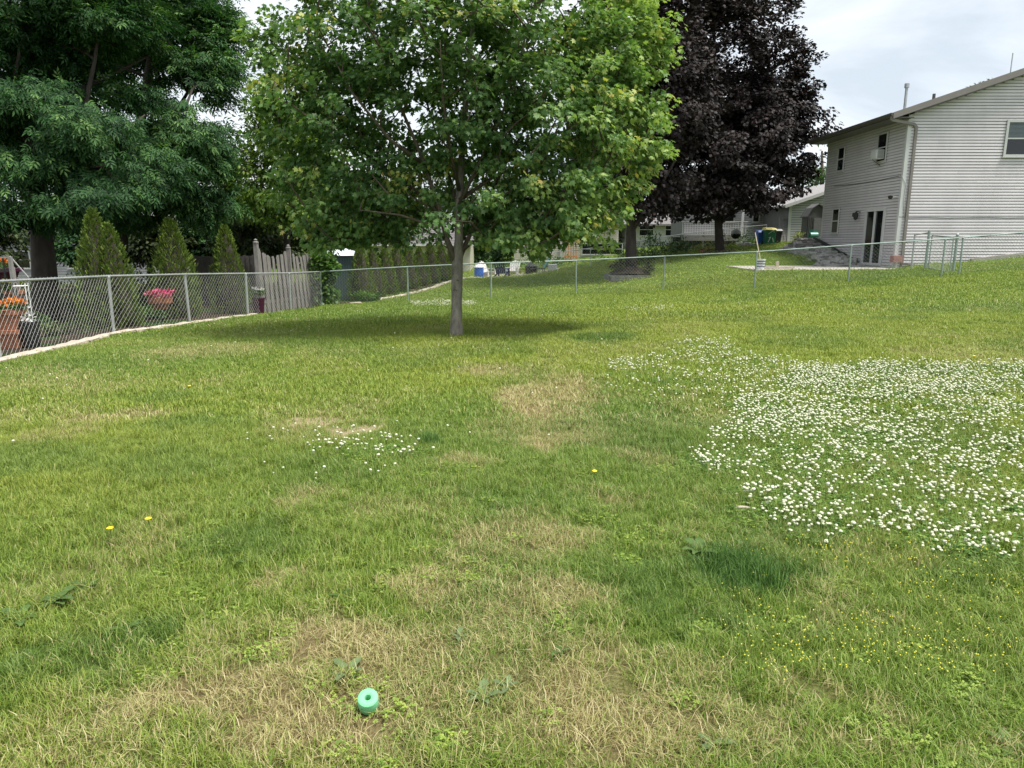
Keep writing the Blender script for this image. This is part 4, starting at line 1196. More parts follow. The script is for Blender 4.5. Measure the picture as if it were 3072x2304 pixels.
# roof
OV, OR_ = .80, .38
roof = MB()
e0 = XA - OV
zt0 = ZE + .08 - OV * SL + .10
ridz = zt0 + (RIDX - e0) * SL
roof.prism([(e0, zt0), (RIDX, ridz), (XR + OV, zt0), (XR + OV, zt0 - .12), (RIDX, ridz - .14), (e0, zt0 - .12)], 'y', YA - OR_, YB + OR_)
rf = roof.build('roof', M['shingle'], house)
MB().prism([(e0 - .03, zt0 + .035), (RIDX, ridz + .035), (RIDX, ridz - .20), (e0 - .03, zt0 - .20)], 'y', YA - OR_ - .035, YA - OR_ - .003).build('rake_board', M['fascia_lt'], rf)
MB().prism([(XR + OV, zt0 + .035), (RIDX, ridz + .035), (RIDX, ridz - .20), (XR + OV, zt0 - .20)], 'y', YA - OR_ - .035, YA - OR_ - .003).build('rake_board', M['fascia_lt'], rf)
MB().prism([(XA - .01, zt0 + OV * SL - .22), (RIDX, ridz - .16), (RIDX, ridz - .21), (XA - .01, zt0 + OV * SL - .27)], 'y', YA - OR_, YA - .022).build('soffit', M['soffit'], rf)
MB().box(((e0 + XA) / 2, (YA + YB) / 2, zt0 - .14), (OV - .02, YB - YA + 2 * OR_ - .02, .03)).build('soffit', M['soffit'], rf)
MB().prism([(e0 - .12, zt0 + .02), (e0 - .001, zt0 + .02), (e0 - .001, zt0 - .11), (e0 - .08, zt0 - .11), (e0 - .12, zt0 - .04)], 'y', YA - OR_ - .02, YB + OR_).build('gutter', M['fascia'], house)
MB().box((e0 + .02, (YA + YB) / 2, zt0 - .08), (.03, YB - YA + 2 * OR_ - .06, .16)).build('fascia_board', M['fascia'], house)
# downspout: from the gutter end, back to the gable wall, down the corner
DX = XA + .27; DY = YA - .07
dsp = MB().bar((e0 - .04, YA - OR_ + .08, zt0 - .08), (e0 - .04, YA - OR_ + .08, zt0 - .24), .08, .10)
dsp.bar((e0 - .04, YA - OR_ + .08, zt0 - .22), (DX - .10, DY, ZE - .44), .08, .10)
dsp.bar((DX - .12, DY, ZE - .42), (DX, DY, ZE - .56), .08, .10)
dsp.bar((DX, DY, ZE - .52), (DX, DY, .62), .10, .07, up=(0, 1, 0))
dsp.bar((DX, DY, .66), (DX + .75, DY - .35, .56), .10, .07)
dsp.build('downspout', M['downspout'], house)

def window(parent, plane, cen, w, hh, style='double', m=None, facing=-1, glassm=None, frame=.07):
    """plane 'x': wall at x=cen[0]; 'y': wall at y=cen[1]. frame proud, pane recessed"""
    m = m or M['trim_w']; cx_, cy_, cz_ = cen
    def bx(du, dz, su, sz, d0, d1):
        mid = facing * (d0 + d1) / 2; th = abs(d1 - d0)
        if plane == 'x': return MB().box((cx_ + mid, cy_ + du, cz_ + dz), (th, su, sz))
        return MB().box((cx_ + du, cy_ + mid, cz_ + dz), (su, th, sz))
    wn_ = bx(0, 0, w, hh, .002, .042).build('window', glassm or M['glass'], parent)
    for du, dz, su, sz in ((0, hh / 2 - frame / 2, w, frame), (0, -hh / 2 + frame / 2, w, frame), (-w / 2 + frame / 2, 0, frame, hh - 2 * frame), (w / 2 - frame / 2, 0, frame, hh - 2 * frame)):
        bx(du, dz, su, sz, .040, .078).build('frame', m, wn_)
    if style == 'double': bx(0, .0, w - 2 * frame, .05, .040, .062).build('meeting_rail', m, wn_)
    bx(0, -hh / 2 - .015, w + .08, .035, .038, .105).build('sill', m, wn_)
    return wn_
def zx(x, y):  # zoomed crop to 1024 px
    return (2400 + x / 2.3705) / 3, (200 + y / 2.3705) / 3
def side_rect(x0, y0, x1, y1):
    a = on_x(*zx(x0, y0), XA); b = on_x(*zx(x1, y1), XA)
    return (XA, (a[1] + b[1]) / 2, (a[2] + b[2]) / 2), abs(a[1] - b[1]), abs(a[2] - b[2])
c_, w_, h_ = side_rect(268, 752, 328, 562); window(house, 'x', c_, max(w_, .75), h_)
c_, w_, h_ = side_rect(548, 690, 636, 458); w1 = window(house, 'x', c_, .85, h_); acc = c_
c_, w_, h_ = side_rect(230, 1190, 287, 1003); window(house, 'x', c_, .78, h_)
# air conditioner in the lower sash
aco = thing('air_conditioner', (XA, acc[1], acc[2] - .28), 'white window air conditioner hanging from the upper window of the grey house', 'air conditioner')
MB().box((-.21, 0, 0), (.32, .50, .36)).build('casing', M['ac'], aco, bevel=.012)
for k in range(7): MB().box((-.21, -.256, -.13 + k * .043), (.24, .012, .018)).build('louvre', M['soffit'], aco)
MB().box((-.377, 0, 0), (.012, .44, .30)).build('grille', M['trim'], aco)
MB().bar((-.40, .0, -.20), (-.06, 0, -.42), .03, .03).build('bracket', M['soffit'], aco)
# sliding door
a = on_x(*zx(450, 1385), XA); b = on_x(*zx(617, 1012), XA)
dz0, dz1 = .60, b[2]; dy0, dy1 = b[1], a[1]; dcy = (dy0 + dy1) / 2; dw = dy1 - dy0
door = MB().box((XA - .022, dcy, (dz0 + dz1) / 2), (.044, dw, dz1 - dz0)).build('sliding_door', M['glass'], house)
for du, su, dz, sz in ((0, dw + .1, dz1, .12), (0, dw + .1, dz0, .10)):
    MB().box((XA - .07, dcy + du, dz), (.06, su, sz)).build('frame', M['trim'], door)
for du, su in ((-dw / 2, .13), (dw / 2, .13), (0, .10)):
    MB().box((XA - .066, dcy + du, (dz0 + dz1) / 2), (.06, su, dz1 - dz0 - .10)).build('frame', M['trim'], door)
MB().box((XA - .09, dcy + dw / 2 - .12, 1.65), (.03, .03, .22)).build('handle', M['trim_w'], door)
# gable window, half out of frame
wz0, wz1 = on_y(1006, 157, YA)[2], on_y(1006, 120, YA)[2]; wx0 = on_y(1004, 140, YA)[0]
gw = window(house, 'y', (wx0 + .62, YA, (wz0 + wz1) / 2), 1.24, wz1 - wz0, frame=.09)
nb = 13
for k in range(nb):
    MB().box((wx0 + .62, YA - .048, (wz0 + wz1) / 2 + .06 + k * .047), (1.04, .010, .030)).build('blind_slat', M['blind'], gw)
# second row of gable windows further right (outside the frame) kept plain
window(house, 'y', (XA + 9.0, YA, 4.2), 1.2, 1.3)
# chimney pipe, small vents, antenna
def roof_z(x): return zt0 + (x - e0) * SL
pv = on_y(905, 105, YA + 2.6); px_ = pv[0]
vp = MB().tube([(px_, YA + 2.6, roof_z(px_) - .1), (px_, YA + 2.6, roof_z(px_) + .85)], .055, 10).build('vent_pipe', M['galv'], rf)
vq = MB().tube([(px_, YA + 2.6, roof_z(px_) + .85), (px_, YA + 2.6, roof_z(px_) + 1.02)], .095, 10).build('flue_cap', M['galv'], rf)
MB().tube([(px_ + .95, YA + 2.2, roof_z(px_ + .95) - .1), (px_ + .95, YA + 2.2, roof_z(px_ + .95) + .22)], .06, 10).build('vent_pipe', M['fascia'], rf)
MB().tube([(XA + 4.2, YA + .8, roof_z(XA + 4.2) - .1), (XA + 4.2, YA + .8, roof_z(XA + 4.2) + .75)], .02, 6).build('antenna_mast', M['galv'], rf)
fl0 = (XA + 3.0, XA + 9.5)
MB().prism([(fl0[0], h(fl0[0], YA) - .3), (fl0[1], h(fl0[1], YA) - .3), (fl0[1], h(fl0[1], YA) + .32), (fl0[0], h(fl0[0], YA) + .10)], 'y', YA - .16, YA - .045).build('foundation_ledge', M['concrete'], house)
# cables
def cable(name, pts, r, m, parent): return MB().tube(pts, r, 5).build(name, m, parent, smooth=True)
p1 = on_x(*zx(722, 775), XA); p2 = on_x(*zx(420, 832), XA); p3 = on_x(*zx(250, 850), XA)
cable('cable', [(XA - .035, p1[1], p1[2]), (XA - .035, (p1[1] + p2[1]) / 2, (p1[2] + p2[2]) / 2 - .03), (XA - .035, p2[1], p2[2]), (XA - .035, p3[1], p3[2])], .012, M['black'], house)
cable('cable', [(XA - .05, YA + .2, p1[2]), (XA - .055, YA - .05, p1[2] - .05), (XA + .12, YA - .06, p1[2] - .35), (XA + .1, YA - .06, p1[2] - 1.0), (XA + .2, YA - .06, p1[2] - 1.6)], .012, M['trim'], house)
gz_ = on_y(*zx(1000, 1068), YA)[2]
cable('cable', [(XA - .03, YA - .035, gz_)] + [(XA + .3 + k * .8, YA - .035, gz_ + .012 * math.sin(k * 2.1) - .03) for k in range(15)], .011, M['black'], house)
# flood light, wall lamp, bracket
pfl = on_x(*zx(690, 925), XA)
fl = MB().tube([(XA - .02, pfl[1] - .1, pfl[2]), (XA - .16, pfl[1], pfl[2])], .03, 8).build('flood_light', M['trim'], house)
MB().lathe([(.05, -.05), (.085, .0), (.085, .08), (.001, .1)], (XA - .24, pfl[1] + .05, pfl[2] - .04), 10).build('lamp_head', M['black'], fl)
pl_ = on_x(*zx(433, 1055), XA)
wlamp = MB().bar((XA - .01, pl_[1], pl_[2] + .12), (XA - .22, pl_[1], pl_[2] + .16), .03, .03).build('wall_lamp', M['black'], house)
MB().lathe([(.03, -.22), (.09, -.16), (.11, .04), (.05, .12), (.001, .16)], (XA - .22, pl_[1], pl_[2]), 8).build('lamp_shade', M['black'], wlamp)
MB().lathe([(.02, -.12), (.06, -.08), (.06, .04), (.001, .08)], (XA - .20, pl_[1] + .26, pl_[2] + .04), 8).build('lamp_shade', M['black'], wlamp)
MB().box((XA - .05, YA - .22, .86), (.34, .30, .26)).build('corner_block', M['brick_red'], house)

# ------------------------------------------------------------------ patio slab and things on it
def slab(name, pts, z0, z1, m, label):
    o = MB().prism([(p[0], p[1]) for p in pts], 'z', z0, z1).build(name, m); tag(o, label, kind='structure'); return o
PZ = .50
pat = [(9.15, 26.9), (14.9, 27.6), (15.34, 28.6), (15.34, 31.8), (9.3, 31.3)]
slab('patio', pat, PZ - .5, PZ, M['concrete'], 'grey concrete patio slab in front of the sliding door')
# stony bank between patio and upper yard
bk = []
g6 = np.random.default_rng(9)
bx_ = np.linspace(13.3, 15.33, 46); by_ = np.linspace(30.6, 37.2, 60)
BX, BY = np.meshgrid(bx_, by_)
bz = np.maximum(PZ + .01 + np.clip((BY - 31.0) / 4.6, 0, 1) * .84 * np.clip((BX - 13.2) / .9, 0, 1) + (noise2(BX, BY, .35, 3, 4) - .5) * .16, H(BX.ravel(), BY.ravel()).reshape(BX.shape) - .03)
jj = np.arange(BX.size).reshape(BX.shape)
bfq = np.stack([jj[:-1, :-1].ravel(), jj[:-1, 1:].ravel(), jj[1:, 1:].ravel(), jj[1:, :-1].ravel()], 1)
bank = raw_mesh('gravel_bank', np.stack([BX.ravel(), BY.ravel(), bz.ravel()], 1), bfq, M['gravel'])
tag(bank, 'grey gravel bank sloping up beside the grey house', kind='structure')
def bank_z(x, y):
    i = int(np.clip(np.searchsorted(bx_, x), 1, 45)); j = int(np.clip(np.searchsorted(by_, y), 1, 59)); return float(bz[j, i])
for k in range(170):
    x = g6.uniform(13.5, 15.1); y = g6.uniform(31.3, 36.6)
    sz = g6.uniform(.15, .5)
    stone((x, y, bank_z(x, y) + .03), (sz, sz * g6.uniform(.5, .9), sz * g6.uniform(.3, .5)), g6.uniform(0, 3), M['stone_gr'] if k % 3 else M['stone_dk'], bank, 500 + k)
# flat slabs stacked at the top left of the bank
sw = thing('stone_wall', (0, 0, 0), 'low stack of flat grey slabs retaining the bank beside the grey house', 'stone wall')
for k in range(44):
    lay = k // 11; i = k % 11
    c = gd(797 + i * 3.9 + (lay % 2) * 1.5, 36.8 - i * .05 - lay * .02)
    stone((c[0], c[1], c[2] + .05 + lay * .12), (.40, .34, .10), g6.uniform(-.15, .15), M['stone_gr'] if (k % 3) else M['stone_dk'], sw, 900 + k)
# black edging board down along the house
eb = MB().bar((15.25, 36.6, 1.72), (15.25, 31.6, .62), .03, .14).build('edging_board', M['black']); tag(eb, 'black plastic edging running down the bank against the grey house', 'edging')

def zz(x, y): return (2150 + x / 4.148) / 3, (500 + y / 4.148) / 3
# striped bucket with a pole leaning in it
c = on_y(*zz(545, 1280), 27.4); c = np.array((c[0], 27.45, PZ))
bu = thing('bucket', c, 'white bucket with blue bands standing at the patio corner', 'bucket')
MB().lathe([(.0, .0), (.145, .0), (.175, .36), (.182, .36), (.182, .385), (.168, .385), (.14, .02), (.0, .02)], (0, 0, 0), 20).build('body', M['white_p'], bu, smooth=False)
for zb_ in (.10, .20, .29): MB().lathe([(.155 + zb_ * .07, zb_), (.158 + zb_ * .07, zb_), (.159 + zb_ * .07, zb_ + .03), (.155 + zb_ * .07, zb_ + .03)], (0, 0, 0), 20).build('blue_band', M['navy'], bu)
pt = on_y(*zz(478, 820), 27.9)
po = MB().tube([(c[0] + .08, c[1] + .1, PZ + .1), (pt[0], 27.9, pt[2])], .022, 7).build('pole', M['wood_lt']); tag(po, 'pale pole leaning up from the striped bucket on the patio', 'pole')
for k, (x0, y0, x1, y1, mm_, lab) in enumerate([(592, 1244, 962, 1236, 'wood_lt', 'pale timber plank lying on the patio in front'), (600, 1212, 740, 1222, 'grey_wood', 'short grey plank lying behind the pale one on the patio')]):
    a = on_y(*zz(x0, y0), 27.8 + k * .7); b = on_y(*zz(x1, y1), 27.9 + k * .7)
    o = MB().bar((a[0], a[1], PZ + .05), (b[0], b[1], PZ + .05), .12, .07).build('plank', M[mm_]); tag(o, lab, 'plank', 'planks on the patio')
c = on_y(*zz(750, 1235), 28.4)
stp = MB().box((c[0], 28.4, PZ + .14), (.12, .10, .28)).build('stake', M['wood_lt']); tag(stp, 'short wooden stake standing on the patio behind the planks', 'stake')

# ------------------------------------------------------------------ house behind with lean-to gable, bins and shed
def simple_house(name, label, gx0, gx1, y, z0, ze, slope, depth, m, roofm, exp=.13, over=.4, x_r=None, cat='house', ridge=None, zr=None):
    t = thing(name, (0, 0, 0), label, cat)
    mid = ridge if ridge is not None else (gx0 + gx1) / 2
    zr = ze + (mid - gx0) * slope
    MB().prism([(gx0, z0 - .8), (gx1, z0 - .8), (gx1, ze), (mid, zr), (gx0, ze)], 'y', y + .02, y + depth).build('wall', M['joint_shade'], t)
    def cf(z):
        if z <= ze: return gx0, gx1
        return gx0 + (z - ze) / (zr - ze) * (mid - gx0), gx1 - (z - ze) / (zr - ze) * (gx1 - mid)
    siding(t, 'x', y, gx0, gx1, z0 - .2, zr - .06, -1, cf, m, exp)
    s2 = (zr - ze) / (gx1 - mid)
    MB().prism([(gx0 - over, ze - over * slope + .12), (mid, zr + .12), (gx1 + over, ze - over * s2 + .12), (gx1 + over, ze - over * s2), (mid, zr), (gx0 - over, ze - over * slope)], 'y', y - over, y + depth + over).build('roof', roofm, t)
    MB().prism([(gx0 - over, ze - over * slope + .14), (mid, zr + .14), (mid, zr - .05), (gx0 - over, ze - over * slope - .05)], 'y', y - over - .03, y - over - .003).build('rake_board', M['trim'], t)
    return t
hb0 = on_y(787.5, 240, 44); hb1 = on_y(787, 204.5, 44)
hB = simple_house('siding_house', 'single storey grey house behind, its gable half hidden by the purple maple', hb0[0], hb0[0] + 9, 44, 1.3, hb1[2] - .02, .34, 9, M['siding_b'], M['shingle_lt'], .14, .45)
MB().box((hb0[0] + .03, 43.97, 2.5), (.14, .10, 2.6)).build('corner_trim', M['trim'], hB)
# left wing of the same house
wx0, wx1 = on_y(684, 225, 48.5)[0], hb0[0] + .05
wz = on_y(735, 200, 48.5)[2]
MB().box(((wx0 + wx1) / 2, 50.5, (wz + .3) / 2), (wx1 - wx0, 3.9, wz - .3)).build('wing_wall', M['joint_shade'], hB)
siding(hB, 'x', 48.52, wx0, wx1, 1.2, wz, -1, None, M['siding_b'], .14)
MB().prism([(48.0, wz), (48.0, wz + .14), (52.8, wz + 1.6), (52.8, wz)], 'x', wx0 - .4, wx1 + .4).build('wing_roof', M['shingle_lt'], hB)
for px0, wid in ((728, .9), (756, .5)):
    p = on_y(px0, 214, 48.5); window(hB, 'y', (p[0], 48.49, p[2]), wid, 1.1)
for px0 in (741.5, 768.5):
    p = on_y(px0, 214, 47.9); MB().box((p[0], 47.6, 2.3), (.14, .14, 3.0)).build('porch_post', M['trim'], hB)
p = on_y(778, 211, 48.4); MB().tube([(p[0] - .3, 48.35, p[2]), (p[0], 48.2, p[2] + .02)], .07, 8).build('wall_light', M['trim'], hB)
# deck
dk = thing('deck', (0, 0, 0), 'raised grey timber deck with spindle railing behind the right purple maple', 'deck')
dx0, dx1 = on_y(681, 237, 46)[0], on_y(747, 237, 46)[0]; dz = on_y(700, 236.5, 46)[2]
MB().box(((dx0 + dx1) / 2, 47.3, dz), (dx1 - dx0, 2.6, .06)).build('floor', M['grey_wood'], dk)
MB().box(((dx0 + dx1) / 2, 45.98, dz - .14), (dx1 - dx0, .04, .26)).build('fascia_board', M['grey_wood'], dk)
MB().box(((dx0 + dx1) / 2, 46.0, dz + .92), (dx1 - dx0, .09, .05)).build('hand_rail', M['trim'], dk)
MB().box(((dx0 + dx1) / 2, 46.0, dz + .12), (dx1 - dx0, .05, .05)).build('bottom_rail', M['trim'], dk)
nsp = int((dx1 - dx0) / .16)
sp0 = None
for k in range(nsp):
    if sp0 is None:
        sp0 = MB().box((0, 0, .52), (.035, .035, .80)).build('spindle', M['trim'], dk); o = sp0
    else:
        o = sp0.copy(); COL.objects.link(o)
    o.location = (dx0 + .08 + k * .16, 46.0, dz)
for k in range(4):
    x = dx0 + .1 + k * (dx1 - dx0 - .2) / 3
    MB().box((x, 46.06, (dz + h(x, 46)) / 2 + .1), (.12, .12, dz - h(x, 46) + .3)).build('post', M['grey_wood'], dk)
MB().box(((dx0 + dx1) / 2, 48.3, dz - .5), (dx1 - dx0, .05, 1.0)).build('deck_shade', M['black'], dk)  # dark sheet standing in for the shade under the deck

# gambrel shed
shx0, shx1 = on_y(806.8, 230, 40.5)[0], on_y(826, 230, 40.5)[0]
sh = thing('gambrel_shed', (0, 0, 0), 'dark grey garden shed with rounded barn roof beside the grey house', 'shed')
sz0 = on_y(810, 238.5, 40.5)[2]; sze = on_y(807, 217, 40.5)[2]; szt = on_y(818, 205, 40.5)[2]
mx_ = (shx0 + shx1) / 2; wd = (shx1 - shx0) / 2
prof = [(shx0, sz0 - .3), (shx1, sz0 - .3), (shx1, sze), (mx_ + wd * .62, sze + (szt - sze) * .66), (mx_, szt), (mx_ - wd * .62, sze + (szt - sze) * .66), (shx0, sze)]
MB().prism(prof, 'y', 40.5, 41.3).build('wall', M['shed_gray'], sh)
rp = [(shx0 - .07, sze - .03), (mx_ - wd * .64, sze + (szt - sze) * .68), (mx_, szt + .03), (mx_ + wd * .64, sze + (szt - sze) * .68), (shx1 + .07, sze - .03)]
for k in range(4):
    (ax_, az_), (bx2, bz2) = rp[k], rp[k + 1]
    MB().prism([(ax_, az_), (bx2, bz2), (bx2, bz2 + .06), (ax_, az_ + .06)], 'y', 40.38, 41.4).build('roof_panel', M['shed_gray'], sh)
dr_ = MB().box((mx_ + .1, 40.47, (sz0 + sze) / 2), (wd * 1.05, .04, sze - sz0 - .1)).build('door', M['shed_door'], sh)
MB().box((mx_ - .25, 40.44, (sz0 + sze) / 2), (.03, .03, .12)).build('handle', M['black'], dr_)
for k in range(4): MB().box((shx0 + .05 + k * .09, 40.475, (sz0 + sze) / 2), (.03, .025, sze - sz0)).build('batten', M['shed_gray'], sh)
# green hose reel, pots, small white stand
def pxy(px, py, Y): p = on_y(px, py, Y); return p
p = pxy(813.5, 233, 39.6)
o = thing('hose_reel', (p[0], 39.6, h(p[0], 39.6) if h(p[0], 39.6) > 1.2 else 1.35), 'green plastic hose reel standing in front of the barn roofed shed', 'hose reel')
MB().tube([(-.20, 0, .42), (.20, 0, .42)], .20, 14).build('drum', M['teal_p'], o)
for s_ in (-.22, .22): MB().bar((s_, 0, 0), (s_, 0, .72), .05, .05).build('leg', M['teal_p'], o)
MB().bar((-.24, 0, .72), (.24, 0, .72), .05, .05).build('handle', M['teal_p'], o)
bush('flower_bush', 801, 38.2, 1.1, .35, M['fl_pink'], 'low mound of dark red flowers on top of the slab wall', 46, n=10, per=24, size=.08, cat='flowers')
bush('shrub', 799, 39.5, .7, .75, M['lf_yel'], 'small yellow green bush against the pale gable wall', 47, n=9, per=26, size=.11)

# bins
def cart(px, dep, w, hgt, bodym, lidm, label, arrow=False, round_=False):
    b = gd(px, dep)
    t = thing('wheeled_bin', b, label, 'bin', 'bins in front of the rear house', rz=.0)
    bd = MB(); W = w / 2
    V = [(-W * .82, -W * .8, 0), (W * .82, -W * .8, 0), (W * .82, W * .8, 0), (-W * .82, W * .8, 0), (-W, -W, hgt), (W, -W, hgt), (W, W, hgt), (-W, W, hgt)]
    bd.add(V, [(0, 3, 2, 1), (4, 5, 6, 7), (0, 1, 5, 4), (1, 2, 6, 5), (2, 3, 7, 6), (3, 0, 4, 7)]).build('body', bodym, t, bevel=.02)
    MB().add([(-W * 1.08, -W * 1.1, hgt), (W * 1.08, -W * 1.1, hgt), (W * 1.08, W * 1.1, hgt), (-W * 1.08, W * 1.1, hgt), (-W * .9, -W * .8, hgt + .10), (W * .9, -W * .8, hgt + .10), (W * .9, W, hgt + .14), (-W * .9, W, hgt + .14)],
             [(0, 3, 2, 1), (4, 5, 6, 7), (0, 1, 5, 4), (1, 2, 6, 5), (2, 3, 7, 6), (3, 0, 4, 7)]).build('lid', lidm, t)
    for s_ in (-1, 1): MB().tube([(s_ * W * .86, W * .8, .11), (s_ * W * 1.0, W * .8, .11)], .11, 12).build('wheel', M['black'], t)
    if arrow:
        am = MB()
        for (x0, z0_, x1, z1_) in ((-.16, .62, .14, .82), (.14, .82, .03, .84), (.14, .82, .16, .70), (-.14, .16, -.02, .44), (.16, .16, .10, .40), (-.02, .44, -.12, .40)):
            am.bar((x0, -W * .93, z0_), (x1, -W * .95, z1_), .02, .055, up=(0, -1, 0))
        am.build('arrow_symbol', M['white_p'], t)['kind'] = 'stuff'
    return t
cart(760.5, 41.5, .50, .74, M['blue'], M['blue'], 'blue bin left of the green one with a yellow lid')
cart(768.5, 41.0, .62, .84, M['green_p'], M['yellow'], 'dark green bin with yellow lid and white arrow symbol', arrow=True)
cart(775.5, 41.8, .52, .76, M['black'], M['black'], 'black bin between the green bin and the leaning white lattice')
la = thing('lattice_panel', (0, 0, 0), 'pale lattice panel leaning on the corner of the rear house', 'lattice')
lb = gd(778, 42.5); lb2 = gd(785.5, 42.7)
for k in range(6):
    q = lb + (lb2 - lb) * k / 5
    MB().bar(q, q + (.32, .9, 1.55), .035, .02).build('slat', M['grey_wood'], la)
for k in range(5):
    u = .1 + k * .2
    MB().bar(lb + np.array((.32, .9, 1.55)) * u, lb2 + np.array((.32, .9, 1.55)) * u, .03, .02).build('slat', M['grey_wood'], la)
# kettle grill
b = gd(735, 41); gr = thing('kettle_grill', b, 'black kettle grill on legs right of the dark maple trunk', 'grill')
MB().lathe([(.001, .48), (.16, .52), (.27, .66), (.29, .76), (.27, .78), (.0, .78)], (0, 0, 0), 18).build('bowl', M['glossblack'], gr, smooth=True)
MB().lathe([(.29, .78), (.26, .92), (.14, 1.02), (.001, 1.05)], (0, 0, 0), 18).build('lid', M['stone_gr'], gr, smooth=True)
for k in range(3):
    a = k * 2.1 + .4; MB().tube([(.12 * math.cos(a), .12 * math.sin(a), .55), (.27 * math.cos(a), .27 * math.sin(a), 0)], .012, 6).build('leg', M['galv'], gr)
# landscape rocks and bushes by the deck
for k, (px, dep, s_) in enumerate([(742, 41, .35), (747, 41.2, .45), (752, 40.6, .3), (756, 41.2, .28), (749, 40.4, .3), (744.5, 40.2, .25)]):
    c = gd(px, dep); o = stone(c + (0, 0, s_ * .2), (s_, s_ * .7, s_ * .6), k, M['stone_gr'], None, 70 + k, 'rock')
    tag(o, ['rounded grey rock next to the kettle grill', 'largest rounded grey rock of the heap left of the blue bin', 'small rock in front of the blue bin', 'small pale rock touching the blue bin', 'small grey rock at the foot of the heap', 'smallest rock at the left foot of the heap'][k], 'rock', 'rocks beside the bins')
bush('shrub', 746, 42.5, 1.3, 1.0, M['lf_bush'], 'green bush behind the rocks left of the blue bin', 48, n=12, per=30, size=.11)
bush('perennial', 726, 39.6, 1.3, 1.0, M['lf_yel'], 'yellow green perennial clump right of the dark maple trunk', 49, n=14, per=30, size=.10, cat='plant')
bush('perennial', 708, 39.6, 1.7, .9, M['lf_yel'], 'yellow green perennial clump left of the dark maple trunk', 50, n=16, per=30, size=.10, cat='plant')
bush('flower_bush', 706, 39.0, .6, .45, M['fl_pink'], 'small salmon pink flower clump beside the dark maple trunk', 51, n=6, per=16, size=.08, cat='flowers')
bush('shrub', 654, 40.0, 3.0, 1.75, M['lf_bush'], 'large bright green bush between the two purple maple trunks', 52, n=34, per=46, size=.13)
bush('shrub', 672, 41.0, 2.2, 1.2, M['lf_olive'], 'dull olive bush right of the large bright one', 53, n=20, per=40, size=.12)
bush('shrub', 688, 42.0, 2.0, 1.0, M['lf_bush'], 'low green bush left of the deck steps', 54, n=18, per=40, size=.11)
bush('shrub', 644, 38.0, 1.5, .8, M['lf_olive'], 'low dark bush just right of the first maple trunk', 55, n=14, per=36, size=.10)
bush('shrub', 620, 40.5, 1.1, 1.0, M['lf_bush'], 'dark green bush just left of the first maple trunk', 56, n=12, per=36, size=.10)
bush('shrub', 597, 47, 2.4, .8, M['lf_vine'], 'pale green ground plants below the long far house wall', 57, n=14, per=30, size=.13)

# mulch ring around the second maple
def mulch_ring(px, dep, r, label):
    c = gd(px, dep); V = []; n = 26
    V.append((c[0], c[1], c[2] + .14))
    for k in range(n):
        a = 2 * math.pi * k / n; x, y = c[0] + r * math.cos(a), c[1] + r * math.sin(a); V.append((x, y, h(x, y) - .02))
    o = MB().add(V, [(0, 1 + k, 1 + (k + 1) % n) for k in range(n)]).build('mulch_ring', M['mulch'], smooth=True); tag(o, label, 'mulch')
mulch_ring(719.5, 38, 1.9, 'dark mulch ring around the right purple maple')
# timber planter around the first maple
c = gd(630, 31.4); pl = thing('tree_planter', (c[0], c[1], h(c[0], c[1])), 'square grey timber planter heaped with dark mulch around the left purple maple', 'planter')
W = 1.0
for k in range(2):
    for (x, y, sx, sy) in ((0, -W, 2 * W, .1), (0, W, 2 * W, .1), (-W, 0, .1, 2 * W - .1), (W, 0, .1, 2 * W - .1)):
        MB().box((x, y, .03 + k * .13), (sx, sy, .12)).build('timber', M['stone_dk'], pl)
V = [(0, 0, .62)] + [(r_ * math.cos(a), r_ * math.sin(a), z_) for r_, z_ in ((.45, .52), (.95, .28)) for a in np.linspace(0, 2 * math.pi, 17)[:-1]]
Fc = [(0, 1 + k, 1 + (k + 1) % 16) for k in range(16)] + [(1 + k, 17 + k, 17 + (k + 1) % 16, 1 + (k + 1) % 16) for k in range(16)]
MB().add(V, Fc).build('mulch', M['mulch'], pl, smooth=True)
g7 = np.random.default_rng(4)
PC = np.array([(g7.uniform(-.9, .9), g7.uniform(-.9, .3), .42 + g7.uniform(0, .25)) for _ in range(26)]) + np.array((c[0], c[1], h(c[0], c[1])))
PC2 = PC - np.array((c[0], c[1], h(c[0], c[1])))
crown('planting', T_oval(), PC2, .22, 40, .09, M['lf_purple'], pl, g7, np.array((0, 0, .2)), droop=.1, var0=.5)

# ------------------------------------------------------------------ far seating corner
def adirondack(px, dep, rz, m, label):
    b = gd(px, dep); t = thing('garden_chair', b, label, 'chair', 'garden chairs at the far stone patio', rz=rz)
    for k in range(5): MB().bar((-.24 + k * .12, -.28, .38), (-.24 + k * .12, .22, .28), .10, .02).build('seat_slat', m, t)
    for k in range(5):
        x = -.24 + k * .12; MB().bar((x, .20, .28), (x * 1.15, .52, .98 - abs(k - 2) * .05), .10, .02, up=(0, 1, 0)).build('back_slat', m, t)
    for s_ in (-1, 1):
        MB().bar((s_ * .36, -.36, .56), (s_ * .36, .34, .54), .12, .025).build('armrest', m, t)
        MB().bar((s_ * .33, -.30, 0), (s_ * .33, -.30, .55), .09, .03, up=(0, 1, 0)).build('leg', m, t)
        MB().bar((s_ * .30, -.28, .34), (s_ * .30, .62, .03), .03, .12).build('leg', m, t)
    MB().bar((-.30, .36, .60), (.30, .36, .60), .03, .07).build('back_rail', m, t)
    return t
adirondack(488, 43.0, .9, M['chair_white'], 'white slatted garden chair nearest the blue bin, partly cut by a fence post')
adirondack(502, 42.2, 2.8, M['navy'], 'dark navy slatted garden chair seen from behind')
adirondack(513, 43.0, -.3, M['chair_white'], 'white slatted garden chair right of the navy one')
b = gd(479, 42.6); rb = thing('rain_barrel', b, 'blue barrel with pale cover left of the far white chairs', 'barrel')
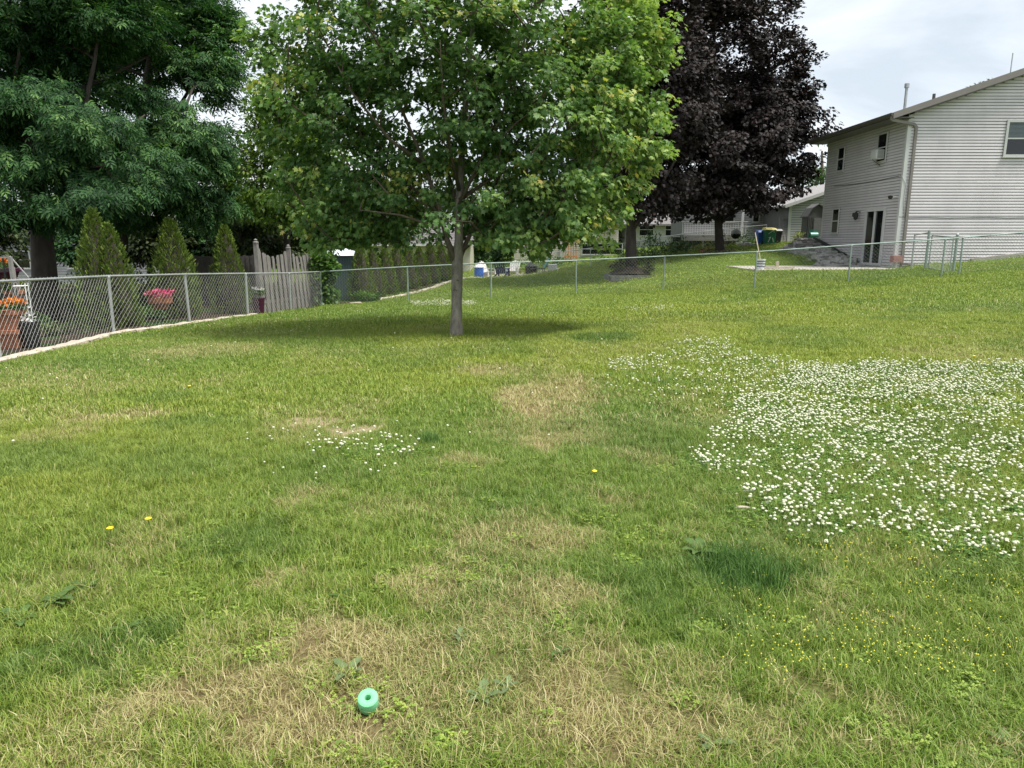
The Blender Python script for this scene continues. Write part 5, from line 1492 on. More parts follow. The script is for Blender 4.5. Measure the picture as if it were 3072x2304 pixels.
MB().lathe([(.0, 0), (.25, 0), (.29, .25), (.27, .62), (.0, .62)], (0, 0, 0), 16).build('body', M['blue'], rb, smooth=False)
MB().lathe([(.29, .62), (.30, .66), (.2, .82), (.001, .86)], (0, 0, 0), 14).build('cover', M['white_p'], rb)
b = gd(541, 44); lg = thing('lounge_chair', b, 'black framed reclining chair on the far stone patio', 'chair', rz=.2)
for s_ in (-.28, .28):
    MB().tube([(-.75, s_, .30), (.15, s_, .28), (.55, s_, .95)], .02, 6).build('frame', M['black'], lg)
    MB().tube([(-.45, s_, .30), (-.6, s_, 0)], .018, 6).build('leg', M['black'], lg)
    MB().tube([(.1, s_, .28), (.25, s_, 0)], .018, 6).build('leg', M['black'], lg)
MB().box((-.3, 0, .31), (.86, .54, .03)).build('seat', M['black'], lg)
MB().bar((.15, 0, .29), (.52, 0, .9), .5, .025).build('backrest', M['teal_p'], lg)
b = gd(552.5, 44.4); o = MB().box(b + (0, 0, .22), (.55, .5, .46)).build('planter_box', M['white_p'], bevel=.02); tag(o, 'small white box planter at the right end of the far patio', 'planter')
b = gd(531, 44); fp = thing('fire_pit', b, 'dark mesh fire pit between the yellow plants and the reclining chair', 'fire pit')
MB().lathe([(.0, .0), (.34, .0), (.38, .5), (.30, .56), (.001, .80)], (0, 0, 0), 14).build('bowl', M['black'], fp)
bush('perennial', 521, 45.0, 2.4, .5, M['lf_yel'], 'pale yellow flowering ground plants behind the far stone edging', 58, n=22, per=30, size=.10, cat='plant')
bush('shrub', 500, 47.5, 4.2, 1.1, M['lf_bush'], 'dark green bushes behind the far garden chairs', 59, n=30, per=40, size=.13)
bush('shrub', 549, 49, 4.5, 1.2, M['lf_bush'], 'green bushes in front of the distant pale sided house', 60, n=30, per=40, size=.13)
ps_ = [gd(463, 40.6), gd(558, 44.4), gd(560, 46.5), gd(470, 45)]
V = []; Fc = []
for i in range(9):
    for j in range(4):
        u, v = i / 8, j / 3
        p = (ps_[0] * (1 - u) + ps_[1] * u) * (1 - v) + (ps_[3] * (1 - u) + ps_[2] * u) * v
        V.append((p[0], p[1], h(p[0], p[1]) + .05))
for i in range(8):
    for j in range(3): Fc.append((i * 4 + j, (i + 1) * 4 + j, (i + 1) * 4 + j + 1, i * 4 + j + 1))
o = MB().add(V, Fc).build('stone_patio', M['stone_lt']); tag(o, 'pale stone patio under the far garden chairs', kind='structure')

# distant pale sided house
d0 = on_y(514, 250, 56); d1 = on_y(618, 250, 56); dzt = on_y(560, 212, 56)[2]; dgz = h(d0[0], 56) - .1
hd = thing('distant_house', (0, 0, 0), 'distant pale sided house seen under the maple canopy', 'house')
MB().box(((d0[0] + d1[0]) / 2, 59.02, (dgz + dzt) / 2), (d1[0] - d0[0], 6, dzt - dgz)).build('wall', M['siding_c'], hd)
siding(hd, 'x', 56, d0[0], d1[0], dgz, dzt, -1, None, M['siding_c'], .16)
MB().prism([(55.4, dzt), (55.4, dzt + .16), (59.2, dzt + 1.7), (62.8, dzt + .16), (62.8, dzt)], 'x', d0[0] - .5, d1[0] + .5).build('roof', M['shingle'], hd)
dd = on_y(561, 240, 56)[0]; MB().bar((dd, 55.88, dgz), (dd, 55.88, dzt), .12, .08, up=(0, 1, 0)).build('downspout', M['trim'], hd)
wp_ = on_y(535, 236, 56); window(hd, 'y', (wp_[0], 56, wp_[2]), 1.4, 1.3)
wp_ = on_y(602, 249, 56); window(hd, 'y', (wp_[0], 56, wp_[2]), 3.2, .9)
e0_ = on_y(626, 250, 62); e1_ = on_y(700, 250, 62); ezt = on_y(660, 226, 62)[2]; eg = h(e0_[0], 62) - .3
hg = thing('distant_house', (0, 0, 0), 'distant grey house glimpsed low between the two purple maple trunks', 'house')
MB().box(((e0_[0] + e1_[0]) / 2, 65.02, (eg + ezt) / 2), (e1_[0] - e0_[0], 6, ezt - eg)).build('wall', M['siding_b'], hg)
siding(hg, 'x', 62, e0_[0], e1_[0], eg, ezt, -1, None, M['siding_b'], .18)
MB().prism([(61.4, ezt), (61.4, ezt + .16), (65.2, ezt + 1.7), (68.8, ezt + .16), (68.8, ezt)], 'x', e0_[0] - .5, e1_[0] + .5).build('roof', M['shingle'], hg)
for px0 in (646, 672):
    p = on_y(px0, 238, 62); window(hg, 'y', (p[0], 62, eg + 1.9), 1.3, 1.1)
# orange wooden stand
b = gd(571, 52.5); st = thing('wooden_stand', b, 'orange stained wooden slat stand against the distant house wall', 'wooden stand')
for k in range(5): MB().bar((-.42 + k * .2, 0, .1), (-.36 + k * .17, .1, 1.75), .06, .05, up=(0, 1, 0)).build('slat', M['orange_wood'], st)
for z_ in (.35, 1.6): MB().bar((-.5, -.03, z_), (.45, -.03, z_), .05, .08).build('rail', M['orange_wood'], st)
MB().box((.05, -.1, .05), (1.3, .5, .14)).build('base', M['orange_wood'], st)

# grey roofed cottage left of the maple trunk
c0 = on_y(352, 250, 52); c1 = on_y(470, 250, 52); cze = on_y(400, 243.5, 52)[2]; czr = on_y(400, 229, 54.8)[2] + .2; cg = h(c0[0], 52) - .2
ct = thing('cottage', (0, 0, 0), 'cream walled cottage with grey shingle roof behind the arborvitae hedge', 'house')
MB().box(((c0[0] + c1[0]) / 2, 54.5, (cg + cze) / 2), (c1[0] - c0[0], 5, cze - cg)).build('wall', M['siding_c'], ct)
nco = 12; y0_, z0_ = 51.4, cze - .05; y1_, z1_ = 54.6, czr
for k in range(nco):
    ya, yb_ = y0_ + (y1_ - y0_) * k / nco, y0_ + (y1_ - y0_) * (k + 1) / nco; za, zb_ = z0_ + (z1_ - z0_) * k / nco, z0_ + (z1_ - z0_) * (k + 1) / nco
    MB().prism([(ya, za), (yb_, zb_), (yb_, zb_ + .03), (ya, za + .07)], 'x', c0[0] - .4 + k * .22, c1[0] + .4).build('shingle_course', M['shingle'], ct)
MB().prism([(y1_, z1_), (y1_, z1_ + .05), (58, z0_), (58, z0_ - .1)], 'x', c0[0] + 1.5, c1[0] + .4).build('roof', M['shingle'], ct)
MB().box(((c0[0] + c1[0]) / 2, 51.38, z0_ - .04), (c1[0] - c0[0] + .8, .06, .16)).build('fascia_board', M['trim'], ct)
for px0 in (356, 382, 404): 
    p = on_y(px0, 250, 52); window(ct, 'y', (p[0], 52, cze - 1.1), .8, 1.1)

# grey green steel shed
s0 = on_y(335.7, 256, 29.0); s1 = on_y(354, 256, 29.0); szg = h(s0[0], 29) - .1
sd = thing('garden_shed', (0, 0, 0), 'grey green steel shed with pale roof right of the climbing vine', 'shed')
MB().box(((s0[0] + s1[0]) / 2 - .35, 30.02, (szg + s0[2]) / 2), (s1[0] - s0[0] + .7, 2.0, s0[2] - szg)).build('wall', M['shed_green'], sd)
nr_ = 14
for k in range(nr_):
    x = s0[0] - .65 + (s1[0] - s0[0] + .65) * (k + .5) / nr_
    MB().box((x, 29.012, (szg + s0[2]) / 2), (.03, .02, s0[2] - szg - .04)).build('wall_rib', M['shed_green'], sd)
xl, xr = s0[0] - .78, s1[0] + .08; zr_ = on_y(335, 249.5, 30.0)[2]
MB().add([(xl, 28.9, s0[2]), (xr, 28.9, s0[2] + .02), (xr, 31.1, s0[2]), (xl, 31.1, s0[2]), ((xl + xr) / 2 - .3, 30.0, zr_ + .08), ((xl + xr) / 2 + .1, 30.0, zr_ + .08)], [(0, 1, 5, 4), (1, 2, 5), (2, 3, 4, 5), (3, 0, 4), (0, 3, 2, 1)]).build('roof', M['shed_roof'], sd)

# white sided house glimpsed through the left trees
l0 = on_y(-90, 250, 44); l1 = on_y(152, 250, 44); lz = on_y(50, 222, 44)[2]; lgz = h(l0[0], 44) - .2
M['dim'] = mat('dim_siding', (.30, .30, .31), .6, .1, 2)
hl = thing('white_house', (0, 0, 0), 'pale house glimpsed through the dark trees on the left', 'house')
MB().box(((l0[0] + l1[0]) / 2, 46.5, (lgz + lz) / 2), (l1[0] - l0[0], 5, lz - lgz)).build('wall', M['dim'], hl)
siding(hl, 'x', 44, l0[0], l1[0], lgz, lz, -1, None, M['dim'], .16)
MB().prism([(43.4, lz), (43.4, lz + .15), (46.6, lz + 1.3), (49.6, lz + .15), (49.6, lz)], 'x', l0[0] - .4, l1[0] + .4).build('roof', M['shingle_lt'], hl)
for px0 in (20, 76, 118): 
    p = on_y(px0, 250, 44); window(hl, 'y', (p[0], 44, lgz + 1.7), 1.2, 1.1)
for i, (px, dep, cy, rx, ry, mk, lab) in enumerate([(232, 31, 190, 18, 50, 'lf_bush', 'tall dark green tree between the rounded ash and the maple'), (250, 31, 235, 34, 22, 'lf_olive', 'olive tree right behind the post of the picket fence'), (318, 34, 215, 44, 30, 'lf_bush', 'mid green tree above the climbing vine'), (385, 40, 225, 36, 16, 'lf_bush', 'green tree over the roof edge of the cottage')]):
    big_tree('screen_tree', lab, px, dep, [(px, 250, dep), (px, cy, dep), (px, cy - ry * .6, dep)], .12, [],
             [(px, cy, dep, rx, ry, 1.6), (px + 8, cy + ry * .5, dep, rx, ry * .6, 1.4)], 150, 60, .18, T_oval(), M[mk], M['bark_dark'], 180 + i, .1, (.35, .7), 'screening trees', var0=.45, vs=.2, sub=60)
# hedge of bushes behind the left garden
for k, (px, dep, w_, hh_, mk, lab) in enumerate([(-5, 24, 3.0, 1.5, 'lf_bush', 'green bush behind the trellis at the left edge'), (70, 27, 3.2, 1.6, 'lf_olive', 'dark bush right of the thick ash trunk'), (140, 27, 3.0, 1.7, 'lf_olive', 'dark bush between the first two garden arborvitaes'),
                                               (205, 29, 2.6, 1.6, 'lf_olive', 'dark bush between the second and third garden arborvitaes'), (34, 17.0, 1.4, .5, 'lf_bush', 'low leafy plants at the foot of the trellis'), (66, 15.6, 2.0, .45, 'lf_olive', 'low dark ground plants left of the twin arborvitae'), (150, 20, 1.0, .5, 'lf_vine', 'low plants under the pink flower basket')]):
    bush('garden_bush', px, dep, w_, hh_, M[mk], lab, 200 + k, n=24 if hh_ > 1 else 16, per=46, size=.12 if hh_ > 1 else .07)

# ------------------------------------------------------------------ left garden furniture
def zt(x, y): return (x / 4.61) / 3, (720 + y / 4.61) / 3
# trellis arch
td = 14.4
tr_ = thing('garden_trellis', (0, 0, 0), 'dark square grid trellis standing at the left edge behind the fence', 'trellis')
t0 = gd(-14, td); t1 = gd(21.5, td); tt = U(21, 256, td)[2]
for p in (t0, t1): MB().bar(p + (0, 0, -.1), np.array((p[0], p[1], tt)), .06, .06, up=(0, 1, 0)).build('post', M['grey_wood'], tr_)
for k in range(1, 5):
    x = t0[0] + (t1[0] - t0[0]) * k / 5; MB().bar((x, t0[1], t0[2]), (x, t0[1], tt), .025, .025, up=(0, 1, 0)).build('bar', M['black'], tr_)
for k in range(9):
    z_ = tt - .02 - k * .26; MB().bar((t0[0], t0[1] - .01, z_), (t1[0], t1[1] - .01, z_), .025, .03).build('bar', M['black'] if k else M['grey_wood'], tr_)
# side panel going back
t2 = gd(30, 15.6)
for k in range(4):
    q = t1 + (t2 - t1) * (k + 1) / 4; MB().bar(q, np.array((q[0], q[1], tt - .22 * (k + 1))), .025, .025, up=(0, 1, 0)).build('bar', M['grey_wood'], tr_)
MB().tube([np.array((t1[0], t1[1], tt)), np.array((t1[0] + .10, t1[1] + .3, tt - .42)), np.array((t2[0], t2[1], tt - .78))], .014, 6).build('bar', M['trim'], tr_)
def square_pot(px, dep, z0, w, hgt, m, label, flower=None, fl_label=None, seed=1, leaf='lf_bush'):
    b = gd(px, dep); b = np.array((b[0], b[1], b[2] + z0))
    t = thing('flower_pot', b, label, 'flower pot', 'terracotta planters in the left garden')
    W = w / 2
    MB().add([(-W * .78, -W * .78, 0), (W * .78, -W * .78, 0), (W * .78, W * .78, 0), (-W * .78, W * .78, 0), (-W, -W, hgt), (W, -W, hgt), (W, W, hgt), (-W, W, hgt)], [(0, 3, 2, 1), (4, 5, 6, 7), (0, 1, 5, 4), (1, 2, 6, 5), (2, 3, 7, 6), (3, 0, 4, 7)]).build('body', m, t, bevel=.01)
    MB().box((0, 0, hgt - .03), (w * 1.10, w * 1.10, .07)).build('rim', m, t)
    if flower:
        g = np.random.default_rng(seed); C = np.array([(g.uniform(-W, W), g.uniform(-W, W), hgt + g.uniform(.03, .12)) for _ in range(9)])
        t2_ = thing('potted_flowers', b, fl_label, 'flowers')
        crown('leaves', T_oval(), C, .10, 30, .07, M[leaf], t2_, g, np.array((0, 0, hgt)), droop=.1)
        C2 = C + (0, 0, .07)
        crown('blossoms', T_star(), C2, .09, 16, .055, M[flower], t2_, g, np.array((0, 0, hgt)), droop=-.4, var0=.5)
    return t
square_pot(14.5, 12.9, .0, .40, .34, M['terracotta'], 'lower terracotta square planter of the stack at the left edge')
square_pot(14.5, 12.9, .34, .36, .34, M['terracotta'], 'upper terracotta square planter of the stack at the left edge', 'fl_orange', 'bright orange flowers in the stacked terracotta planters', 5)
square_pot(7, 15.2, 1.22, .60, .22, M['purple'], 'raised plum coloured planter behind the trellis', 'fl_orange', 'orange flowers high behind the trellis grid', 6)
square_pot(21, 15.0, .72, .26, .26, M['terracotta'], 'small brown planter on the dark stand beside the trellis', 'lf_yel', 'trailing yellow green plant in the small brown planter', 7)
b = gd(21, 15.0); o = thing('plant_stand', b, 'dark stand holding the small brown planter', 'plant stand')
for (x, y) in ((-.11, -.11), (.11, -.11), (.11, .11), (-.11, .11)): MB().bar((x, y, 0), (x, y, .72), .02, .02, up=(0, 1, 0)).build('leg', M['black'], o)
MB().box((0, 0, .70), (.26, .26, .02)).build('top', M['black'], o)
b = gd(7, 15.2); o = thing('plant_stand', b, 'tall dark stand holding the plum coloured planter', 'plant stand')
for (x, y) in ((-.2, -.16), (.2, -.16), (.2, .16), (-.2, .16)): MB().bar((x, y, 0), (x, y, 1.22), .025, .025, up=(0, 1, 0)).build('leg', M['black'], o)
MB().box((0, 0, 1.205), (.5, .4, .02)).build('top', M['black'], o)
# white wire plant rack
b = gd(28.5, 13.3); wr_ = thing('wire_rack', b, 'narrow black and white wire rack with pale flowers beside the terracotta stack', 'wire rack', rz=.3)
for (x, y) in ((-.10, -.08), (.10, -.08), (.10, .08), (-.10, .08)): MB().bar((x, y, 0), (x, y, 1.15), .014, .014, up=(0, 1, 0)).build('upright', M['white_p'] if x > 0 else M['black'], wr_)
for k in range(6):
    z_ = .1 + k * .2
    MB().tube([(-.1, -.08, z_), (.1, -.08, z_), (.1, .08, z_), (-.1, .08, z_), (-.1, -.08, z_)], .008, 4).build('shelf', M['white_p'] if k % 2 else M['black'], wr_)
bush('potted_flowers', 33, 12.9, .28, .25, M['fl_white'], 'pale white blossoms on the dark pot by the wire rack', 71, n=6, per=12, size=.06, cat='flowers', loc=gd(33, 12.9) + np.array((0, 0, .46)), stems=False)
b = gd(33, 12.9); o = MB().lathe([(.0, 0), (.12, 0), (.16, .44), (.17, .44), (.17, .48), (.0, .47)], b, 14).build('flower_pot', M['black']); tag(o, 'tall black pot under the pale white blossoms', 'flower pot')
# hanging basket on a stand with pink flowers
bk_ = U(160, 297.5, 18.6); bs_ = gd(160, 18.6)
hb_ = thing('flower_basket', (bk_[0], bk_[1], bk_[2]), 'woven tan basket on a slim stand full of pink flowers', 'flower basket')
MB().lathe([(.0, -.30), (.17, -.30), (.20, -.16), (.29, -.14), (.30, .0), (.27, .0), (.0, -.04)], (0, 0, 0), 16).build('basket', M['terracotta'], hb_)
MB().tube([(0, 0, -.3), (0, 0, bs_[2] - bk_[2])], .015, 6).build('stand', M['black'], hb_)
g8 = np.random.default_rng(12); C = np.array([(g8.uniform(-.26, .26), g8.uniform(-.22, .22), .03 + .12 * g8.uniform()) for _ in range(16)])
pf = thing('potted_flowers', (bk_[0], bk_[1], bk_[2]), 'deep pink blossoms spilling over the woven basket', 'flowers')
crown('leaves', T_oval(), C - (0, 0, .05), .11, 22, .06, M['lf_bush'], pf, g8, np.zeros(3), droop=.1)
crown('blossoms', T_star(), C, .11, 26, .055, M['fl_pink'], pf, g8, np.zeros(3), droop=-.3, var0=.5)
b = gd(259.5, 21.2); o = thing('flower_pot', b, 'glossy plum coloured tall pot beside the picket fence post', 'flower pot')
MB().lathe([(.0, 0), (.13, 0), (.18, .46), (.19, .46), (.19, .50), (.0, .49)], (0, 0, 0), 16).build('body', M['purple'], o)
g9 = np.random.default_rng(13); C = np.array([(g9.uniform(-.12, .12), g9.uniform(-.12, .12), .55 + .15 * g9.uniform()) for _ in range(7)])
pf = thing('potted_plant', b, 'small leafy plant with pale flowers in the plum coloured pot', 'plant')
crown('leaves', T_oval(), C, .10, 26, .07, M['lf_bush'], pf, g9, np.zeros(3), droop=.1)
crown('blossoms', T_star(), C + (0, 0, .08), .08, 7, .05, M['fl_white'], pf, g9, np.zeros(3), droop=-.3)

# ------------------------------------------------------------------ green foam roller end in the grass
c = G(369, 710)
fo = thing('foam_ring', (c[0], c[1], h(c[0], c[1]) + .012), 'light green foam cylinder with a round hole standing in the dry grass', 'foam cylinder')
R0, R1, Hh = .035, .0105, .058
fo_b = MB().lathe([(R1, .0), (R0 * .88, .0), (R0 * .97, .008), (R0, .03), (R0, Hh - .004), (R0 * .96, Hh), (R1 * 1.1, Hh), (R1, Hh - .003), (R1, .0)], (0, 0, 0), 40).build('body', M['foam'], fo, smooth=True)
fo.rotation_euler = (.40, .05, 0)

# ------------------------------------------------------------------ clover blossoms
M['petal'] = mat('clover_petals', (.56, .57, .42), .7, .12, 60)
M['stemg'] = mat('clover_stem', (.10, .17, .04), .6, .2, 10)
def clover_geo(seed):
    g = np.random.default_rng(seed)
    bm = bmesh.new(); bmesh.ops.create_icosphere(bm, subdivisions=2, radius=.0100)
    for v in bm.verts:
        s_ = g.uniform(.78, 1.18); v.co *= s_; v.co.z *= .86
        if v.co.z < -.004: v.co *= .8
    V = np.array([v.co[:] for v in bm.verts]); Fc = np.array([[v.index for v in f.verts] for f in bm.faces]); bm.free()
    return V, Fc
def clover_mesh(seed, hgt):
    V, Fc = clover_geo(seed); g = random.Random(seed)
    dx, dy = g.uniform(-.02, .02), g.uniform(-.02, .02)
    me = bpy.data.meshes.new('clover_flower'); V = V + (dx, dy, hgt)
    S = [(0, 0, -.01), (.0014, 0, -.01), (0, .0014, -.01), (dx, dy, hgt), (dx + .001, dy, hgt), (dx, dy + .001, hgt)]
    vv = [tuple(p) for p in V] + S; n = len(V)
    ff = [tuple(int(q) for q in f) for f in Fc] + [(n, n + 1, n + 4, n + 3), (n + 1, n + 2, n + 5, n + 4), (n + 2, n, n + 3, n + 5)]
    me.from_pydata(vv, [], ff); me.materials.append(M['petal']); me.materials.append(M['stemg'])
    for p in me.polygons[len(Fc):]: p.material_index = 1
    return me
cm = [clover_mesh(k, hh) for k, hh in enumerate((.075, .09, .10, .085, .065, .11))]
# density map in photograph regions -> ground positions
def in_poly(x, y, poly):
    inside = np.zeros(x.shape, bool); n = len(poly); j = n - 1
    for i in range(n):
        xi, yi = poly[i]; xj, yj = poly[j]
        c_ = ((yi > y) != (yj > y)) & (x < (xj - xi) * (y - yi) / (yj - yi + 1e-12) + xi)
        inside ^= c_; j = i
    return inside
k_ = 1024 / 2212
regs = [([(1560, 905), (1620, 850), (1700, 795), (1900, 790), (2100, 795), (2320, 800), (2420, 1290), (2212, 1245), (2100, 1215), (1950, 1190), (1800, 1160), (1680, 1125), (1560, 1075), (1500, 1000), (1530, 940)], 640),
        ([(1290, 850), (1300, 800), (1420, 765), (1480, 742), (1560, 745), (1640, 780), (1720, 790), (1640, 840), (1560, 890), (1430, 880)], 170),
        ([(500, 960), (640, 925), (900, 930), (950, 950), (940, 985), (800, 1010), (780, 1060), (650, 1040), (560, 1000)], 34),
        ([(690, 955), (900, 945), (930, 975), (760, 1000), (690, 985)], 150),
        ([(885, 657), (960, 653), (1030, 656), (1025, 664), (900, 666)], 170),
        ([(1350, 670), (1400, 667), (1455, 669), (1450, 677), (1355, 677)], 90)]
CPs = []
for poly, dens in regs:
    gp = [G(a * k_, b * k_) for a, b in poly]; gp = [(p[0], p[1]) for p in gp]
    xs = [p[0] for p in gp]; ys = [p[1] for p in gp]
    n = int((max(xs) - min(xs)) * (max(ys) - min(ys)) * dens)
    x = rng.uniform(min(xs), max(xs), n); y = rng.uniform(min(ys), max(ys), n)
    wx = x + (noise2(x, y, .4, 5, 2) - .5) * .7; wy = y + (noise2(x, y, .4, 8, 2) - .5) * .7
    if dens > 100 and max(ys) > 15 or dens == 90: wx, wy = x, y
    ok = in_poly(wx, wy, gp) & (rng.uniform(size=n) < np.clip((noise2(x, y, .35, 31, 3) - .22) * 2.6, .18, 1))
    CPs.append(np.stack([x[ok], y[ok]], 1))
n = 260; x = rng.uniform(-7, 14, n); y = rng.uniform(5, 22, n); ok = not_garden(x, y); CPs.append(np.stack([x[ok], y[ok]], 1))
CPs = np.concatenate(CPs); cz = H(CPs[:, 0], CPs[:, 1])
dd_ = CPs[:, 1] * math.cos(PITCH) + (CAMZ - cz) * math.sin(PITCH); pxs = 512 + F * CPs[:, 0] / dd_
order = np.argsort(np.where((pxs > 2) & (pxs < 1022), dd_, 1e6))
near = order[:300]; rest = order[300:]; print('clovers', len(order))
GLAB = 'round white clover blossom on a thin stem in the near edge of the clover patch'
for i in near:
    o = bpy.data.objects.new('clover_flower', cm[int(rng.integers(0, 6))])
    o.location = (CPs[i, 0], CPs[i, 1], cz[i] - .01); s_ = rng.uniform(.65, 1.2); o.scale = (s_, s_, rng.uniform(.6, 1.1)); o.rotation_euler = (rng.normal(0, .2), rng.normal(0, .2), rng.uniform(0, 6.28))
    COL.objects.link(o); tag(o, GLAB, 'clover flower', 'white clover blossoms in the lawn')
srcs = []
for k in range(4):
    V, Fc = clover_geo(50 + k); hgt = (.07, .085, .095, .1)[k]
    V = V + (0, 0, hgt); n = len(V)
    V = np.vstack([V]); srcs.append((V, Fc, M['petal'], np.zeros(len(V))))
x, y = CPs[rest, 0], CPs[rest, 1]
rs = rng.uniform(.6, 1.25, len(x)) * np.clip(1 + (y - 6) * .015, 1, 1.2)
scatter('clover_carpet', np.stack([x, y, cz[rest] - .012], 1), np.stack([rng.normal(0, .12, len(x)), rng.normal(0, .12, len(x)), rng.uniform(0, 6, len(x))], 1), np.stack([rs, rs, rs], 1), {}, rng.integers(0, 4, len(x)), srcs,
        'dense carpet of small white clover blossoms across the right side of the lawn', 'clover')

# clover and medick leaves: ground cover
M['cleaf'] = leaf_mat('clover_leaves', [(0, (.05, .12, .02)), (.5, (.10, .21, .035)), (1, (.22, .33, .06))], .5, .25, .4, attr='bv')
M['mleaf'] = leaf_mat('medick_leaves', [(0, (.12, .20, .03)), (.5, (.20, .30, .045)), (1, (.34, .42, .08))], .5, .25, .4, attr='bv')
M['ydot'] = mat('tiny_yellow_petals', (.62, .58, .06), .6, .1, 20)
def leafy_tuft(nl, rad, zt_, size, seed):
    g = np.random.default_rng(seed); V = []; Fc = []; bv = []; n = 0
    for i in range(nl):
        a = g.uniform(0, 6.28); r = rad * g.uniform() ** .6; c = np.array((r * math.cos(a), r * math.sin(a), zt_ * g.uniform(.35, 1) * (1 - .4 * r / rad)))
        tilt = g.normal(0, .35, 3); th0 = g.uniform(0, 6.28); v = g.uniform()
        for q in range(3):
            th = th0 + q * 2.09; d = np.array((math.cos(th), math.sin(th), tilt[0] * .5)); s_ = np.array((-math.sin(th), math.cos(th), tilt[1] * .5)); S = size * g.uniform(.8, 1.2)
            V += [c, c + d * S * .55 + s_ * S * .42, c + d * S, c + d * S * .55 - s_ * S * .42]; Fc += [(n, n + 1, n + 2), (n, n + 2, n + 3)]; n += 4; bv += [v] * 4
    return np.array(V), np.array(Fc), np.array(bv)
lt_ = [leafy_tuft(22, .07, .05, .013, 300 + k) for k in range(3)]
pool = CPs[rng.integers(0, len(CPs), 2600)] + rng.normal(0, .10, (2600, 2)); pool = pool[pool[:, 1] < 11]
z_ = H(pool[:, 0], pool[:, 1]); s_ = rng.uniform(.8, 1.3, len(pool))
scatter('clover_leaves', np.stack([pool[:, 0], pool[:, 1], z_], 1), np.stack([0 * s_, 0 * s_, rng.uniform(0, 6, len(s_))], 1), np.stack([s_, s_, s_], 1), {}, rng.integers(0, 3, len(s_)), [(a, b, M['cleaf'], c) for a, b, c in lt_],
        'green trefoil clover leaves under the white blossoms', 'clover')
n = 2600; x = rng.uniform(-3.0, 3.6, n); y = rng.uniform(1.2, 5.2, n)
wgt = noise2(x, y, .28, 91, 3); side = np.clip(.35 + x * .13, .12, .8) + .25 * (y < 2.4)
ok = (wgt > .66 - .12 * side); x, y = x[ok], y[ok]; z_ = H(x, y); s_ = rng.uniform(.5, 1.0, len(x))
scatter('medick_weeds', np.stack([x, y, z_], 1), np.stack([0 * s_, 0 * s_, rng.uniform(0, 6, len(s_))], 1), np.stack([s_, s_, s_], 1), {}, rng.integers(0, 3, len(s_)), [(a, b, M['mleaf'], c) for a, b, c in lt_],
        'pale yellow green trefoil weeds among the dry foreground grass', 'weeds')
# tiny yellow medick blooms on the right
bm = bmesh.new(); bmesh.ops.create_icosphere(bm, subdivisions=1, radius=.0035); Vd = np.array([v.co[:] for v in bm.verts]) + (0, 0, .05); Fd = np.array([[v.index for v in f.verts] for f in bm.faces]); bm.free()
n = 900; q = [G(a, b) for a, b in zip(rng.uniform(730, 1010, 260), rng.uniform(545, 680, 260))]; q = np.array(q)[:, :2]
q = q[(noise2(q[:, 0], q[:, 1], .5, 44, 3) > .42)]; q = np.concatenate([q + rng.normal(0, .05, q.shape) for _ in range(2)])
scatter('yellow_medick', np.stack([q[:, 0], q[:, 1], H(q[:, 0], q[:, 1])], 1), np.zeros((len(q), 3)), np.ones((len(q), 3)), {}, np.zeros(len(q)), [(Vd, Fd, M['ydot'], np.zeros(len(Vd)))], 'tiny yellow weed blossoms on the right foreground lawn', 'weeds')

# dandelions
M['dand'] = mat('dandelion_yellow', (.85, .62, .015), .6, .08, 60)
for (px, py, lab) in ((111.5, 538, 'yellow dandelion on a tall bare stalk at the left, lower of the two'), (149.5, 528, 'yellow dandelion right of the tall stalked one at the left'), (594, 478, 'single yellow dandelion in the middle of the lawn'), (973, 357, 'yellow dandelion at the right above the clover patch'), (190, 388, 'faint yellow dandelion far left below the dry patch')):
    c = G(px, py + 6); t = thing('dandelion', c, lab, 'dandelion', 'dandelions in the lawn')
    MB().tube([(0, 0, -.01), (.004, .002, .04), (.002, 0, .085)], .0022, 6).build('stem', M['stemg'], t)
    fm = MB(); fm.lathe([(.001, .078), (.008, .083), (.017, .092), (.010, .097), (.001, .099)], (.002, 0, 0), 14)
    g = random.Random(int(px))
    for k in range(22):
        a = k * 6.283 / 22; r = .021 * g.uniform(.85, 1.1); ca, sa = math.cos(a), math.sin(a)
        fm.add([(.002 + ca * .008 - sa * .002, sa * .008 + ca * .002, .093), (.002 + ca * .008 + sa * .002, sa * .008 - ca * .002, .093), (.002 + ca * r, sa * r, .094)], [(0, 1, 2)])
    fm.build('flower_head', M['dand'], t)

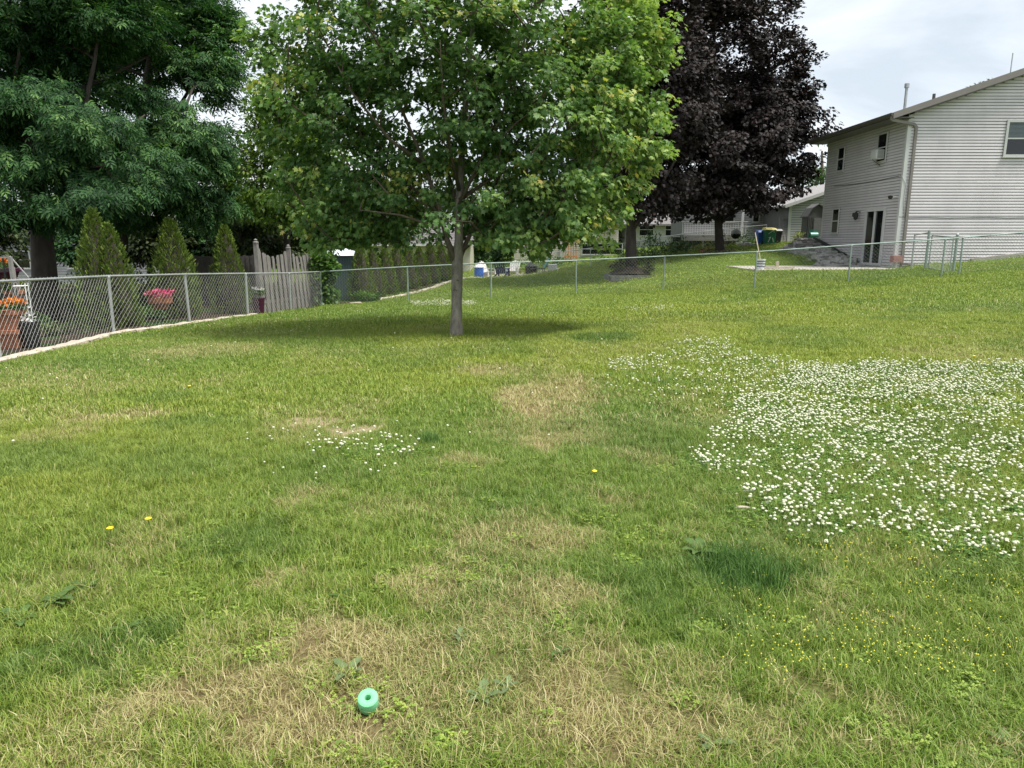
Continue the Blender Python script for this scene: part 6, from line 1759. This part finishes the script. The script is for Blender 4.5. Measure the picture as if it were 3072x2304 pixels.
# broad leaved weeds
def broad_weed(px, py, nl, L, label, seed, hue=0):
    g = random.Random(seed); c = G(px, py); t = thing('broadleaf_weed', c, label, 'weed', 'broad leaved weeds in the lawn')
    for k in range(nl):
        a = k * 6.283 / nl + g.uniform(-.4, .4); l = L * .62 * g.uniform(.6, 1.15); ca, sa = math.cos(a), math.sin(a); up = g.uniform(.25, .8); V = []; Fc = []
        for i in range(7):
            u = i / 6; w = l * (.02 + .17 * math.sin(math.pi * min(1, u * .95 + .02)) ** .8) * (1 + .18 * (-1) ** i)
            r = l * u; z = l * up * math.sin(u * 1.9) * .5 + .012
            for q in (-1, 0, 1): V.append((ca * r - sa * w * q, sa * r + ca * w * q, z + abs(q) * .25 * w))
        for i in range(6):
            for q in (0, 1): Fc.append((i * 3 + q, i * 3 + q + 1, (i + 1) * 3 + q + 1, (i + 1) * 3 + q))
        o = MB().add(V, Fc).build('leaf', M['weed2'] if hue else M['weed'], t, smooth=True)
M['weed'] = mat('weed_leaf', (.060, .105, .026), .65, .3, 20, spec=.2)
M['weed2'] = mat('grey_green_weed_leaf', (.105, .145, .062), .65, .25, 20, spec=.2)
for k, (px, py, nl, L, hue, lab) in enumerate([(348, 676, 6, .13, 1, 'grey green broadleaf weed just above the green foam cylinder'), (482, 702, 5, .14, 1, 'broadleaf weed with one tall pale leaf right of the foam cylinder'), (508, 690, 4, .10, 1, 'small pale leaved weed beside the tall leaved one'),
      (700, 556, 6, .17, 0, 'broadleaf weed at the left end of the dark grass tuft'), (744, 549, 3, .12, 0, 'small leaf weed rising from the dark grass tuft'), (56, 604, 7, .16, 0, 'spreading broadleaf weed at the left below the dandelions'), (20, 622, 6, .15, 0, 'broadleaf weed at the left frame edge'), (88, 590, 6, .12, 0, 'broadleaf weed between the left weeds, highest of the group'),
      (128, 632, 5, .11, 0, 'small broadleaf weed left of the dark grass'), (585, 512, 6, .10, 0, 'small broadleaf weed in the middle lawn'), (343, 600, 5, .09, 0, 'small broadleaf weed above the dry centre patch'), (458, 640, 4, .09, 1, 'pale small weed in the dry centre patch'),
      (712, 746, 3, .12, 1, 'single upright leaf weed near the bottom right of centre'), (820, 640, 6, .10, 0, 'dark broadleaf weed at the right foreground'), (560, 655, 5, .09, 0, 'small dark weed right of the dry centre patch'), (250, 566, 5, .10, 0, 'small dark weed left of centre'), (1010, 750, 5, .12, 0, 'broadleaf weed in the bottom right corner')]):
    broad_weed(px, py, nl, L, lab, 400 + k, hue)
# pale bleached stick in the clover edge
c = G(742, 513); o = MB().tube([c + (-.045, 0, .03), c + (-.01, .004, .036), (c + (.03, 0, .034)), c + (.05, .01, .03)], [.006, .010, .009, .003], 7).build('stick', M['stone_lt'], smooth=True); tag(o, 'short bleached piece of bark lying at the near edge of the clover', 'stick')
